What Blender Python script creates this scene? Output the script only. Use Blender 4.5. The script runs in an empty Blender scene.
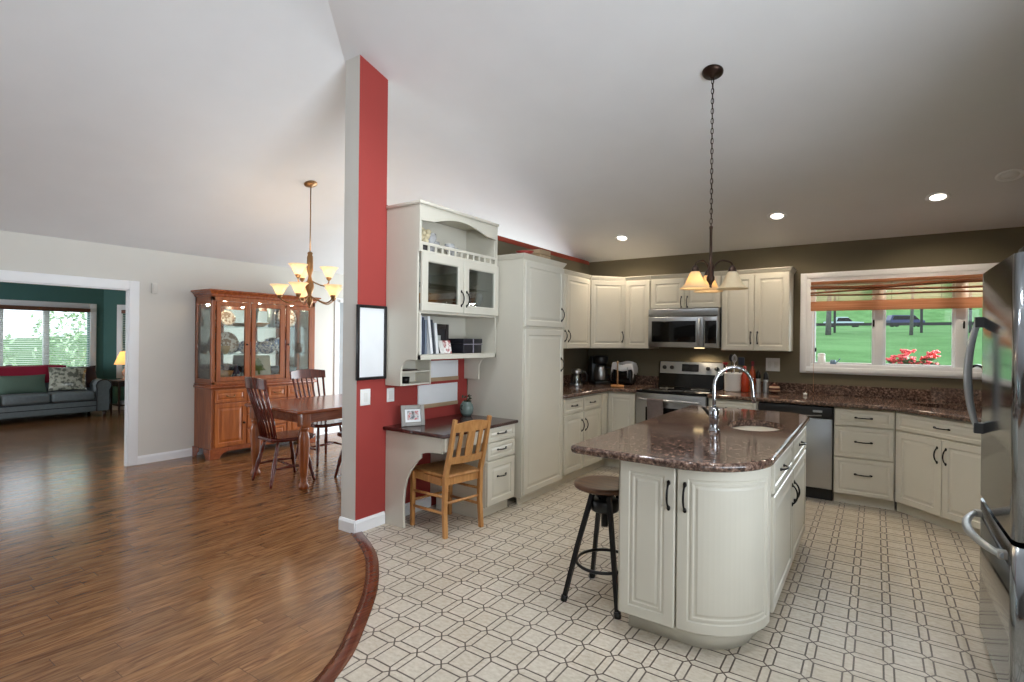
import bpy, bmesh, math, random
from mathutils import Vector, Matrix
random.seed(7)
R = math.radians
PI = math.pi
scene = bpy.context.scene
COL = scene.collection

# ---------------------------------------------------------------- camera
cd = bpy.data.cameras.new('camera')
cam = bpy.data.objects.new('camera', cd)
COL.objects.link(cam)
EYE = Vector((0, 0, 1.45))
FPX, YAW, ROLL = 528.0, R(34.6), R(0.6)
cd.sensor_width = 36.0
cd.lens = FPX / 1024 * 36.0
cd.shift_y = -1.0 / 1024
cd.clip_start = 0.05
cd.clip_end = 500
_f = Vector((-math.sin(YAW), math.cos(YAW), 0))
_r = Vector((math.cos(YAW), math.sin(YAW), 0))
_u = Vector((0, 0, 1))
_r2 = _r * math.cos(ROLL) + _u * math.sin(ROLL)
_u2 = _u * math.cos(ROLL) - _r * math.sin(ROLL)
M = Matrix((( _r2.x, _u2.x, -_f.x, EYE.x), (_r2.y, _u2.y, -_f.y, EYE.y), (_r2.z, _u2.z, -_f.z, EYE.z), (0, 0, 0, 1)))
cam.matrix_world = M
scene.camera = cam

# ---------------------------------------------------------------- world, exposure
scene.view_settings.view_transform = 'Standard'
scene.view_settings.look = 'None'
scene.view_settings.gamma = 1.0
scene.view_settings.use_curve_mapping = False
scene.view_settings.exposure = 0.16
scene.cycles.use_denoising = True
scene.cycles.max_bounces = 10
scene.cycles.diffuse_bounces = 6
scene.cycles.transparent_max_bounces = 16
scene.cycles.sample_clamp_indirect = 6.0
scene.cycles.caustics_reflective = False
scene.cycles.caustics_refractive = False
W = bpy.data.worlds.new('overcast_sky')
scene.world = W
W.use_nodes = True
_bg = W.node_tree.nodes['Background']
_bg.inputs[0].default_value = (0.82, 0.91, 1.0, 1)
_bg.inputs[1].default_value = 2.4
def day_area(name, loc, aim, sx, sy, watts, col=(1, .98, .96)):
    l = bpy.data.lights.new(name, 'AREA'); l.shape = 'RECTANGLE'; l.size = sx; l.size_y = sy; l.energy = watts; l.color = col
    o = bpy.data.objects.new(name, l); COL.objects.link(o); o.location = loc
    o.rotation_euler = (Vector(aim) - Vector(loc)).to_track_quat('-Z', 'Y').to_euler()
    return o
# unseen area lamps added outside an invented right-wall opening, to light faces and ceiling
day_area('right_fill', (5.0, .6, 1.7), (-3.0, 3.4, 1.4), 4.5, 2.6, 260, (.82, .91, 1))
day_area('ceiling_fill', (3.4, .7, .0), (-2.0, 2.4, 4.2), 4.0, 2.0, 500, (.82, .91, 1))
day_area('window_daylight', (3.0, 9.3, 2.8), (-1.9, 4.6, 1.2), 3.0, 1.2, 1000, (.86, .93, 1))  # lamp added outside the kitchen window to boost its daylight
# added lamps: outside an invented dining opening, inside the living room, above the garden
day_area('dining_fill', (-5.0, 6.62, 1.2), (-5.0, 2.5, 2.3), 2.3, 1.9, 95, (.86, .93, 1))
day_area('living_fill', (-10.2, -3.1, 1.4), (-11.0, 3.0, 1.0), 3.0, 1.6, 190, (.86, .93, 1))
day_area('garden_daylight', (-15.5, 1.8, 5.2), (-10.5, 1.8, .6), 5.0, 3.0, 800, (.86, .93, 1))

# ---------------------------------------------------------------- materials
def lin(v):
    v /= 255.0
    return v / 12.92 if v <= 0.04045 else ((v + 0.055) / 1.055) ** 2.4
def S(r, g, b):
    return (lin(r), lin(g), lin(b), 1.0)

class NT:
    """small node-tree writer"""
    def __init__(self, name):
        self.m = bpy.data.materials.new(name)
        self.m.use_nodes = True
        self.t = self.m.node_tree
        self.b = self.t.nodes['Principled BSDF']
        self.out = self.t.nodes['Material Output']
    def n(self, typ, **kw):
        nd = self.t.nodes.new(typ)
        for k, v in kw.items():
            setattr(nd, k, v)
        return nd
    def l(self, a, b):
        self.t.links.new(a, b)
    def math(self, op, a, b=None, c=None):
        nd = self.n('ShaderNodeMath', operation=op)
        for i, v in enumerate((a, b, c)):
            if v is None:
                continue
            if isinstance(v, (int, float)):
                nd.inputs[i].default_value = v
            else:
                self.l(v, nd.inputs[i])
        return nd.outputs[0]
    def pos(self):
        return self.n('ShaderNodeNewGeometry').outputs['Position']
    def obj(self):
        return self.n('ShaderNodeTexCoord').outputs['Object']
    def mapping(self, vec, scale=(1, 1, 1), rot=(0, 0, 0), loc=(0, 0, 0)):
        nd = self.n('ShaderNodeMapping')
        nd.inputs['Scale'].default_value = scale
        nd.inputs['Rotation'].default_value = rot
        nd.inputs['Location'].default_value = loc
        self.l(vec, nd.inputs['Vector'])
        return nd.outputs[0]
    def noise(self, vec, scale=5, detail=3, rough=0.5, dist=0.0):
        nd = self.n('ShaderNodeTexNoise')
        nd.inputs['Scale'].default_value = scale
        nd.inputs['Detail'].default_value = detail
        nd.inputs['Roughness'].default_value = rough
        nd.inputs['Distortion'].default_value = dist
        self.l(vec, nd.inputs['Vector'])
        return nd.outputs[0]
    def ramp(self, fac, stops, interp='LINEAR'):
        nd = self.n('ShaderNodeValToRGB')
        cr = nd.color_ramp
        cr.interpolation = interp
        while len(cr.elements) < len(stops):
            cr.elements.new(0.5)
        for e, (p, c) in zip(cr.elements, stops):
            e.position = p
            e.color = c
        self.l(fac, nd.inputs[0])
        return nd.outputs[0]
    def mix(self, fac, a, b, blend='MIX'):
        nd = self.n('ShaderNodeMix', data_type='RGBA', blend_type=blend)
        for s, v in ((nd.inputs[0], fac), (nd.inputs[6], a), (nd.inputs[7], b)):
            if isinstance(v, (int, float)):
                s.default_value = v
            elif isinstance(v, tuple):
                s.default_value = v
            else:
                self.l(v, s)
        return nd.outputs[2]
    def set(self, **kw):
        names = dict(color='Base Color', rough='Roughness', metal='Metallic', spec='Specular IOR Level', coat='Coat Weight',
                     coat_rough='Coat Roughness', trans='Transmission Weight', ior='IOR', alpha='Alpha', emit='Emission Color',
                     estr='Emission Strength', normal='Normal', sheen='Sheen Weight')
        for k, v in kw.items():
            s = self.b.inputs[names[k]]
            if isinstance(v, (int, float, tuple)):
                s.default_value = v
            else:
                self.l(v, s)
        return self
    def bump(self, h, strength=0.2, dist=0.01):
        nd = self.n('ShaderNodeBump')
        nd.inputs['Strength'].default_value = strength
        nd.inputs['Distance'].default_value = dist
        self.l(h, nd.inputs['Height'])
        self.l(nd.outputs[0], self.b.inputs['Normal'])

def plain(name, color, rough=0.5, metal=0.0, var=0.04, scale=6.0, **kw):
    t = NT(name)
    n = t.noise(t.obj(), scale, 3)
    dark = tuple(c * (1 - var) for c in color[:3]) + (1,)
    lite = tuple(min(1, c * (1 + var)) for c in color[:3]) + (1,)
    t.set(color=t.ramp(n, [(0.3, dark), (0.7, lite)]), rough=rough, metal=metal, **kw)
    return t.m

def wood(name, c1, c2, axis='z', rough=0.35, scale=1.0, coat=0.0):
    t = NT(name)
    s = {'x': (1.2, 14, 14), 'y': (14, 1.2, 14), 'z': (14, 14, 1.2)}[axis]
    v = t.mapping(t.obj(), tuple(a * scale for a in s))
    n = t.noise(v, 2.2, 5, 0.6, 0.6)
    t.set(color=t.ramp(n, [(0.32, c1), (0.68, c2)]), rough=rough, coat=coat, coat_rough=0.15)
    return t.m

def emit(name, color, strength):
    t = NT(name)
    t.set(color=color, emit=color, estr=strength, rough=0.4)
    return t.m

M = {}
M['ceiling'] = plain('ceiling_paint', S(225, 225, 227), 0.9, var=0.015, scale=3)
M['wall_grey'] = plain('greige_wall_paint', S(218, 215, 208), 0.85, var=0.015, scale=3)
M['olive'] = plain('olive_wall_paint', S(112, 103, 82), 0.75, var=0.03, scale=3)
M['red'] = plain('brick_red_wall_paint', S(158, 58, 52), 0.75, var=0.03, scale=3)
M['teal'] = plain('teal_wall_paint', S(70, 112, 108), 0.8, var=0.03, scale=3)
M['trim'] = plain('white_trim_paint', S(243, 244, 246), 0.4, var=0.01)
M['cream'] = plain('cream_cabinet_paint', S(208, 203, 189), 0.38, var=0.012)
M['cream_in'] = plain('cream_cabinet_interior', S(206, 201, 188), 0.5, var=0.02)
M['black'] = plain('black_plastic', S(18, 18, 19), 0.35, var=0.1)
M['blackmetal'] = plain('oil_rubbed_black_metal', S(26, 23, 21), 0.35, 0.6, var=0.1)
M['bronze'] = plain('dark_bronze', S(58, 42, 34), 0.4, 0.8, var=0.12)
M['brass'] = plain('antique_brass', S(158, 122, 86), 0.35, 0.9, var=0.1)
M['chrome'] = plain('chrome', S(178, 180, 184), 0.08, 1.0, var=0.02)
M['blackglass'] = plain('black_glass', S(9, 9, 10), 0.08, var=0.05, spec=0.3)
M['paper'] = plain('white_paper', S(236, 238, 240), 0.7, var=0.02)
M['white'] = plain('white_ceramic', S(238, 238, 234), 0.2, var=0.02)
M['switch'] = plain('white_switch_plastic', S(242, 242, 240), 0.35, var=0.01)
M['frame_black'] = plain('black_picture_frame', S(22, 21, 22), 0.3, var=0.1)
M['frame_grey'] = plain('grey_picture_frame', S(150, 146, 140), 0.4, var=0.06)
M['tan'] = plain('tan_wood_ledge', S(170, 146, 116), 0.5, var=0.1)

def steel(name, col, rough, axis='z'):
    t = NT(name)
    s = {'x': (1, 60, 60), 'z': (60, 60, 1)}[axis]
    n = t.noise(t.mapping(t.obj(), s), 8, 2)
    t.set(color=col, metal=1.0, rough=t.math('MULTIPLY_ADD', n, 0.08, rough - 0.04))
    return t.m
M['steel'] = steel('brushed_stainless_steel', S(176, 178, 180), 0.3, 'x')
M['fridge'] = steel('polished_stainless_steel', S(150, 154, 158), 0.13, 'x')
M['sinksteel'] = steel('sink_steel', S(112, 114, 118), 0.3, 'x')
M['handle_grey'] = plain('satin_steel_handle', S(176, 179, 182), 0.28, .7, var=0.03)

def glass(name, tint=(1, 1, 1, 1), gloss=0.10, rough=0.02):
    t = NT(name)
    tr = t.n('ShaderNodeBsdfTransparent'); tr.inputs[0].default_value = tint
    gl = t.n('ShaderNodeBsdfGlossy'); gl.inputs['Roughness'].default_value = rough
    fr = t.n('ShaderNodeFresnel'); fr.inputs[0].default_value = 1.5
    mx = t.n('ShaderNodeMixShader')
    t.l(t.math('MULTIPLY_ADD', fr.outputs[0], 0.8, gloss * 0.2), mx.inputs[0])
    t.l(tr.outputs[0], mx.inputs[1]); t.l(gl.outputs[0], mx.inputs[2])
    t.l(mx.outputs[0], t.out.inputs[0])
    return t.m
M['glass'] = glass('clear_glass', (0.94, 0.97, 0.96, 1))
M['pane'] = glass('window_glass', (0.97, 0.99, 0.98, 1), 0.05)
M['crystal'] = plain('cut_crystal', S(214, 214, 216), 0.25, var=.02, alpha=.42)
M['darkglass'] = plain('smoked_bottle_glass', S(24, 30, 24), 0.08, var=0.1)
M['mirror'] = plain('mirror_backing', S(214, 218, 218), 0.03, 1.0, var=0.01)

# granite: dark brown ground, tan and black flecks, polished
def granite(name, dark, mid, light, scale, rough=0.07):
    t = NT(name)
    p = t.pos()
    n0 = t.noise(p, 14, 4, 0.65, 0.4)
    vo = t.n('ShaderNodeTexVoronoi'); vo.inputs['Scale'].default_value = scale
    t.l(p, vo.inputs['Vector'])
    n1 = t.noise(p, scale * 0.9, 4, 0.7)
    c = t.ramp(n1, [(0.34, dark), (0.48, mid), (0.62, light)])
    sp = t.ramp(vo.outputs['Color'], [(0.30, (0, 0, 0, 1)), (0.42, (1, 1, 1, 1))], 'CONSTANT')
    c = t.mix(t.math('MULTIPLY', sp, 0.42), c, dark)
    tint = t.ramp(n0, [(0.38, (0.72, 0.67, 0.64, 1)), (0.62, (1.12, 1.02, 0.95, 1))])
    c = t.mix(0.8, c, tint, 'MULTIPLY')
    t.set(color=c, rough=rough, spec=0.5)
    return t.m
M['granite'] = granite('brown_granite', S(40, 32, 30), S(104, 82, 72), S(160, 136, 122), 64)
M['desk_granite'] = granite('dark_desk_stone', S(42, 26, 26), S(70, 44, 42), S(98, 66, 62), 90, 0.12)

M['cherry'] = wood('cherry_wood', S(132, 66, 32), S(172, 98, 50), 'z', 0.3, 1.0, 0.3)
M['cherry_x'] = wood('cherry_wood_across', S(124, 56, 28), S(164, 88, 46), 'y', 0.25, 1.0, 0.4)
M['cherry_panel'] = wood('honey_cherry_panel', S(150, 78, 34), S(188, 108, 52), 'z', 0.3, 0.8, 0.3)  # lighter cherry tone for drawer and door fronts
M['mahogany'] = wood('dark_cherry_chair_wood', S(76, 26, 20), S(112, 44, 30), 'z', 0.25, 1.0, 0.4)
M['oak'] = wood('golden_oak', S(168, 114, 62), S(200, 148, 92), 'z', 0.4)
M['walnut'] = wood('walnut_stool_seat', S(70, 44, 28), S(112, 76, 48), 'x', 0.35)
M['darkwood'] = wood('dark_stained_wood', S(38, 22, 18), S(60, 34, 26), 'z', 0.3)

# hardwood strip floor, boards along Y
def floor_wood(name):
    t = NT(name)
    p = t.pos()
    sep = t.n('ShaderNodeSeparateXYZ'); t.l(p, sep.inputs[0])
    X, Y = sep.outputs[0], sep.outputs[1]
    row = t.math('FLOOR', t.math('DIVIDE', X, 0.082))
    wn = t.n('ShaderNodeTexWhiteNoise', noise_dimensions='1D'); t.l(row, wn.inputs['W'])
    yo = t.math('MULTIPLY_ADD', wn.outputs['Value'], 3.7, Y)
    brd = t.math('FLOOR', t.math('DIVIDE', yo, 1.15))
    cx = t.n('ShaderNodeCombineXYZ'); t.l(row, cx.inputs[0]); t.l(brd, cx.inputs[1])
    w2 = t.n('ShaderNodeTexWhiteNoise', noise_dimensions='2D'); t.l(cx.outputs[0], w2.inputs['Vector'])
    g = t.n('ShaderNodeCombineXYZ')
    t.l(t.math('MULTIPLY_ADD', w2.outputs['Value'], 40.0, t.math('MULTIPLY', X, 15.0)), g.inputs[0])
    t.l(t.math('MULTIPLY', Y, 1.6), g.inputs[1])
    t.l(t.math('MULTIPLY', w2.outputs['Value'], 9.0), g.inputs[2])
    n = t.noise(g.outputs[0], 1.5, 5, 0.6, 2.2)
    c = t.ramp(n, [(0.26, S(80, 48, 28)), (0.42, S(124, 82, 50)), (0.58, S(152, 110, 72)), (0.78, S(168, 128, 90))])
    tone = t.ramp(w2.outputs['Value'], [(0.0, (0.82, 0.80, 0.78, 1)), (1.0, (1.10, 1.08, 1.05, 1))])
    c = t.mix(1.0, c, tone, 'MULTIPLY')
    fx = t.math('FRACT', t.math('DIVIDE', X, 0.082))
    seam = t.math('GREATER_THAN', t.math('ABSOLUTE', t.math('SUBTRACT', fx, 0.5)), 0.482)
    fy = t.math('FRACT', t.math('DIVIDE', yo, 1.15))
    seam2 = t.math('GREATER_THAN', t.math('ABSOLUTE', t.math('SUBTRACT', fy, 0.5)), 0.4985)
    sm = t.math('MAXIMUM', seam, seam2)
    c = t.mix(t.math('MULTIPLY', sm, 0.55), c, S(40, 24, 16))
    t.set(color=c, rough=t.math('MULTIPLY_ADD', n, 0.10, 0.14), spec=0.5)
    t.bump(t.math('SUBTRACT', n, sm), 0.08, 0.004)
    return t.m
M['floorwood'] = floor_wood('oak_strip_floor')
M['border'] = wood('dark_curved_border_wood', S(78, 36, 24), S(116, 62, 40), 'y', 0.25, 1.0, 0.2)

# vinyl floor: squares framed by pointed pickets
TPX, TPY = 0.1495, 0.168
def floor_tile(name):
    t = NT(name)
    p = t.pos()
    sep = t.n('ShaderNodeSeparateXYZ'); t.l(p, sep.inputs[0])
    def cell(v, o, per):
        q = t.math('DIVIDE', t.math('SUBTRACT', v, o), per)
        return t.math('ABSOLUTE', t.math('SUBTRACT', t.math('FRACT', q), 0.5)), t.math('FLOOR', q)
    ux, ix = cell(sep.outputs[0], -0.390 - 30 * TPX, TPX)
    uy, iy = cell(sep.outputs[1], 2.945 - 60 * TPY, TPY)
    mx = t.math('MAXIMUM', ux, uy)
    a, w = 0.372, 0.025
    sq = t.math('LESS_THAN', t.math('ABSOLUTE', t.math('SUBTRACT', mx, a)), w)
    dg = t.math('LESS_THAN', t.math('ABSOLUTE', t.math('SUBTRACT', ux, uy)), w * 1.35)
    dg = t.math('MULTIPLY', dg, t.math('GREATER_THAN', mx, a))
    line = t.math('MAXIMUM', sq, dg)
    ci = t.n('ShaderNodeCombineXYZ'); t.l(ix, ci.inputs[0]); t.l(iy, ci.inputs[1])
    wn = t.n('ShaderNodeTexWhiteNoise', noise_dimensions='2D'); t.l(ci.outputs[0], wn.inputs['Vector'])
    n = t.noise(t.mapping(p, (1, 1.6, 1)), 34, 4, 0.6)
    c = t.ramp(n, [(0.3, S(196, 185, 168)), (0.7, S(216, 207, 192))])
    tone = t.ramp(wn.outputs['Value'], [(0.0, (0.93, 0.92, 0.90, 1)), (1.0, (1.0, 1.0, 1.0, 1))])
    c = t.mix(1.0, c, tone, 'MULTIPLY')
    c = t.mix(line, c, S(98, 87, 79))
    t.set(color=c, rough=t.math('MULTIPLY_ADD', line, 0.2, 0.27), spec=0.45)
    t.bump(t.math('SUBTRACT', 1.0, line), 0.12, 0.003)
    return t.m
M['tile'] = floor_tile('patterned_vinyl_floor')

# ---------------------------------------------------------------- mesh builder
def miter(poly, d):
    """offset a closed CCW polygon inward by d"""
    n = len(poly); out = []
    for i in range(n):
        p0, p1, p2 = Vector(poly[i - 1]), Vector(poly[i]), Vector(poly[(i + 1) % n])
        e1 = (p1 - p0).normalized(); e2 = (p2 - p1).normalized()
        n1 = Vector((-e1.y, e1.x)); n2 = Vector((-e2.y, e2.x))
        b = (n1 + n2)
        k = max(0.25, 1 + n1.dot(n2))
        out.append(tuple(p1 + b * (d / k)))
    return out

class MB:
    def __init__(self):
        self.v = []; self.f = []; self.sm = []
    def add(self, vs, fs, smooth=False):
        o = len(self.v)
        self.v += [tuple(p) for p in vs]
        self.f += [tuple(i + o for i in f) for f in fs]
        self.sm += [smooth] * len(fs)
        return self
    def box(self, x0, x1, y0, y1, z0, z1):
        if x0 > x1: x0, x1 = x1, x0
        if y0 > y1: y0, y1 = y1, y0
        vs = [(x0, y0, z0), (x1, y0, z0), (x1, y1, z0), (x0, y1, z0), (x0, y0, z1), (x1, y0, z1), (x1, y1, z1), (x0, y1, z1)]
        return self.add(vs, [(0, 3, 2, 1), (4, 5, 6, 7), (0, 1, 5, 4), (1, 2, 6, 5), (2, 3, 7, 6), (3, 0, 4, 7)])
    def rbox(self, x0, x1, y0, y1, z0, z1, b=0.01, seg=2):
        """box with rounded edges"""
        bm = bmesh.new()
        m2 = Matrix.Translation(((x0 + x1) / 2, (y0 + y1) / 2, (z0 + z1) / 2)) @ Matrix.Diagonal((abs(x1 - x0), abs(y1 - y0), abs(z1 - z0), 1))
        bmesh.ops.create_cube(bm, size=1, matrix=m2)
        bmesh.ops.bevel(bm, geom=bm.edges[:], offset=b, segments=seg, affect='EDGES', profile=0.5)
        return self.from_bm(bm)
    def from_bm(self, bm, mat=None, smooth=True):
        bm.verts.ensure_lookup_table(); bm.verts.index_update()
        vs = [(mat @ v.co if mat else v.co.copy()) for v in bm.verts]
        fs = [tuple(v.index for v in f.verts) for f in bm.faces]
        bm.free()
        return self.add(vs, fs, smooth)
    def xf(self, mat, start=0):
        for i in range(start, len(self.v)):
            self.v[i] = tuple(mat @ Vector(self.v[i]))
        return self
    def prism(self, poly, a, b, axis='z', smooth=False):
        n = len(poly)
        def P(p, h):
            return {'z': (p[0], p[1], h), 'x': (h, p[0], p[1]), 'y': (p[0], h, p[1])}[axis]
        vs = [P(p, a) for p in poly] + [P(p, b) for p in poly]
        fs = [tuple(range(n - 1, -1, -1)), tuple(range(n, 2 * n))]
        sd = [(i, (i + 1) % n, n + (i + 1) % n, n + i) for i in range(n)]
        if axis == 'y':
            fs = [f[::-1] for f in fs]; sd = [f[::-1] for f in sd]
        self.add(vs, fs)
        o = len(self.v) - 2 * n
        self.f += [tuple(i + o for i in f) for f in sd]; self.sm += [smooth] * n
        return self
    def tube(self, pts, r, n=8, closed=False, flat=1.0):
        pts = [Vector(p) for p in pts]; k = len(pts)
        rr = list(r) if isinstance(r, (list, tuple)) else [r] * k
        vs = []; fs = []
        up = None
        for i, p in enumerate(pts):
            if closed: t = pts[(i + 1) % k] - pts[i - 1]
            elif i == 0: t = pts[1] - p
            elif i == k - 1: t = p - pts[-2]
            else: t = pts[i + 1] - pts[i - 1]
            t.normalize()
            if up is None:
                up = Vector((0, 0, 1)) if abs(t.z) < 0.9 else Vector((1, 0, 0))
            s = t.cross(up)
            if s.length < 1e-6: s = t.orthogonal()
            s.normalize(); up = s.cross(t).normalized()
            for j in range(n):
                a = 2 * PI * j / n + PI / n
                vs.append(p + s * (math.cos(a) * rr[i] * flat) + up * (math.sin(a) * rr[i]))
        m = k if closed else k - 1
        for i in range(m):
            for j in range(n):
                a, b = i * n + j, i * n + (j + 1) % n
                c, d = ((i + 1) % k) * n + (j + 1) % n, ((i + 1) % k) * n + j
                fs.append((a, b, c, d))
        self.add(vs, fs, n > 4)
        if not closed:
            o = len(self.v) - len(vs)
            self.f += [tuple(o + j for j in range(n - 1, -1, -1)), tuple(o + (k - 1) * n + j for j in range(n))]
            self.sm += [False, False]
        return self
    def lathe(self, prof, c=(0, 0, 0), n=24, smooth=True, sx=1.0, sy=1.0):
        vs = []; idx = []
        for r, z in prof:
            if r < 1e-6:
                idx.append([len(vs)]); vs.append((c[0], c[1], c[2] + z))
            else:
                idx.append(list(range(len(vs), len(vs) + n)))
                vs += [(c[0] + r * sx * math.cos(2 * PI * j / n), c[1] + r * sy * math.sin(2 * PI * j / n), c[2] + z) for j in range(n)]
        fs = []
        for a, b in zip(idx[:-1], idx[1:]):
            for j in range(n):
                j2 = (j + 1) % n
                if len(a) == 1 and len(b) == 1: continue
                if len(a) == 1: fs.append((a[0], b[j2], b[j]))
                elif len(b) == 1: fs.append((a[j], a[j2], b[0]))
                else: fs.append((a[j], a[j2], b[j2], b[j]))
        return self.add(vs, fs, smooth)
    def ball(self, c, r, n=16, m=10):
        rx, ry, rz = r if isinstance(r, tuple) else (r, r, r)
        prof = [(math.sin(PI * i / m), -math.cos(PI * i / m) * rz) for i in range(m + 1)]
        prof[0] = (0, -rz); prof[-1] = (0, rz)
        return self.lathe(prof, c, n, True, rx, ry)
    def surf(self, fn, nu, nv, smooth=True, flip=False):
        vs = [fn(i / nu, j / nv) for j in range(nv + 1) for i in range(nu + 1)]
        fs = []
        for j in range(nv):
            for i in range(nu):
                q = (j * (nu + 1) + i, j * (nu + 1) + i + 1, (j + 1) * (nu + 1) + i + 1, (j + 1) * (nu + 1) + i)
                fs.append(q[::-1] if flip else q)
        return self.add(vs, fs, smooth)
    def panel(self, x0, x1, z0, z1, y, prof, th=0.02, nx=1, fn=None, cut=None):
        """moulded door: heightfield over (x,z), front towards -y at y; prof = [(inset, depth)...]"""
        w, h = x1 - x0, z1 - z0
        ins = [a for a, _ in prof if a < min(w, h) / 2 - 1e-4]
        us = sorted(set([round(a, 5) for a in ins] + [round(w - a, 5) for a in ins] + [round(w * i / nx, 5) for i in range(nx + 1)]))
        vsn = sorted(set([round(a, 5) for a in ins] + [round(h - a, 5) for a in ins]))
        def dep(d):
            for (a, da), (b, db) in zip(prof[:-1], prof[1:]):
                if a <= d <= b:
                    return da + (db - da) * (d - a) / max(1e-9, b - a)
            return prof[-1][1]
        F = fn or (lambda x, yy, z: (x, yy, z))
        nu = len(us); nv = len(vsn); vs = []
        for v in vsn:
            for u in us:
                d = min(u, w - u, v, h - v)
                vs.append(F(x0 + u, y + dep(d), z0 + v))
        o2 = len(vs)
        for v in vsn:
            for u in us:
                vs.append(F(x0 + u, y + th, z0 + v))
        fs = []
        for j in range(nv - 1):
            for i in range(nu - 1):
                a = j * nu + i
                mid = ((us[i] + us[i + 1]) / 2, (vsn[j] + vsn[j + 1]) / 2)
                dm = min(mid[0], w - mid[0], mid[1], h - mid[1])
                if cut and dm > cut: continue
                fs.append((a, a + 1, a + nu + 1, a + nu))
                fs.append((o2 + a, o2 + a + nu, o2 + a + nu + 1, o2 + a + 1))
        for i in range(nu - 1):
            a = i; b = (nv - 1) * nu + i
            fs.append((a, o2 + a, o2 + a + 1, a + 1)); fs.append((b, b + 1, o2 + b + 1, o2 + b))
        for j in range(nv - 1):
            a = j * nu; b = j * nu + nu - 1
            fs.append((a, a + nu, o2 + a + nu, o2 + a)); fs.append((b, o2 + b, o2 + b + nu, b + nu))
        self.add(vs, fs)
        if cut:   # reveal walls round the glazed opening
            c = cut
            q = [(x0 + c, z0 + c), (x1 - c, z0 + c), (x1 - c, z1 - c), (x0 + c, z1 - c)]
            yy = y + dep(c)
            vv = [F(a, yy, b) for a, b in q] + [F(a, y + th, b) for a, b in q]
            self.add(vv, [(i, 4 + i, 4 + (i + 1) % 4, (i + 1) % 4) for i in range(4)])
        return self
    def slab(self, outer, z0, z1, holes=(), rnd=0.012):
        """worktop: rounded-over outline, optional cut-outs"""
        rings = [(rnd, z0), (rnd * 0.3, z0 + rnd * 0.3), (0, z0 + rnd), (0, z1 - rnd), (rnd * 0.3, z1 - rnd * 0.3), (rnd, z1)]
        n = len(outer); vs = []
        for d, z in rings:
            vs += [(p[0], p[1], z) for p in miter(outer, d)]
        fs = []
        for k in range(len(rings) - 1):
            for i in range(n):
                fs.append((k * n + i, k * n + (i + 1) % n, (k + 1) * n + (i + 1) % n, (k + 1) * n + i))
        self.add(vs, fs, True)
        for z, inv in ((z1, False), (z0, True)):
            bm = bmesh.new(); eds = []
            for loop in [miter(outer, rnd)] + list(holes):
                bv = [bm.verts.new((p[0], p[1], z)) for p in loop]
                eds += [bm.edges.new((bv[i], bv[(i + 1) % len(bv)])) for i in range(len(bv))]
            bmesh.ops.triangle_fill(bm, use_beauty=True, use_dissolve=False, edges=eds)
            for f in bm.faces:
                if (f.normal.z < 0) != inv: f.normal_flip()
            self.from_bm(bm, smooth=False)
        for hl in holes:
            m = len(hl)
            self.add([(p[0], p[1], z0) for p in hl] + [(p[0], p[1], z1) for p in hl],
                     [((i + 1) % m, i, m + i, m + (i + 1) % m) for i in range(m)], True)
        return self
    def build(self, name, mat, parent=None, bevel=0.0, smooth_all=False):
        me = bpy.data.meshes.new(name)
        me.from_pydata(self.v, [], self.f)
        me.materials.append(M[mat] if isinstance(mat, str) else mat)
        for p, s in zip(me.polygons, self.sm):
            p.use_smooth = s or smooth_all
        me.update()
        bm = bmesh.new(); bm.from_mesh(me)
        bmesh.ops.recalc_face_normals(bm, faces=bm.faces[:])
        bm.to_mesh(me); bm.free()
        o = bpy.data.objects.new(name, me)
        COL.objects.link(o)
        if parent is not None: o.parent = parent
        if bevel:
            b = o.modifiers.new('bevel', 'BEVEL'); b.width = bevel; b.segments = 2; b.limit_method = 'ANGLE'; b.angle_limit = R(50)
        return o

def tag(o, label, cat, group=None):
    o['label'] = label; o['category'] = cat
    if group: o['group'] = group
    return o
def thing(name, label, cat, loc=(0, 0, 0), rz=0.0, group=None):
    o = bpy.data.objects.new(name, None)
    o.empty_display_size = 0.1
    COL.objects.link(o)
    o.location = loc; o.rotation_euler = (0, 0, rz)
    return tag(o, label, cat, group)
def struct(o):
    o['kind'] = 'structure'
    return o
def copy_tree(o, parent=None):
    c = o.copy(); COL.objects.link(c)
    if parent is not None: c.parent = parent
    for ch in list(o.children): copy_tree(ch, c)
    return c
def dup(o, loc, rz, label):
    c = copy_tree(o); c.location = loc; c.rotation_euler = (0, 0, rz); c['label'] = label
    return c
def arc(cx, cy, r, a0, a1, n=8, ry=None):
    ry = r if ry is None else ry
    return [(cx + r * math.cos(R(a0 + (a1 - a0) * i / n)), cy + ry * math.sin(R(a0 + (a1 - a0) * i / n))) for i in range(n + 1)]
def spline(pts, n=8):
    P = [Vector(p) for p in pts]; P = [P[0] * 2 - P[1]] + P + [P[-1] * 2 - P[-2]]; out = []
    for i in range(1, len(P) - 2):
        a, b, c, d = P[i - 1:i + 3]
        for k in range(n):
            t = k / n
            out.append(0.5 * ((2 * b) + (c - a) * t + (2 * a - 5 * b + 4 * c - d) * t * t + (3 * b - a - 3 * c + d) * t ** 3))
    out.append(P[-2])
    return [tuple(p) for p in out]

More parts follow.
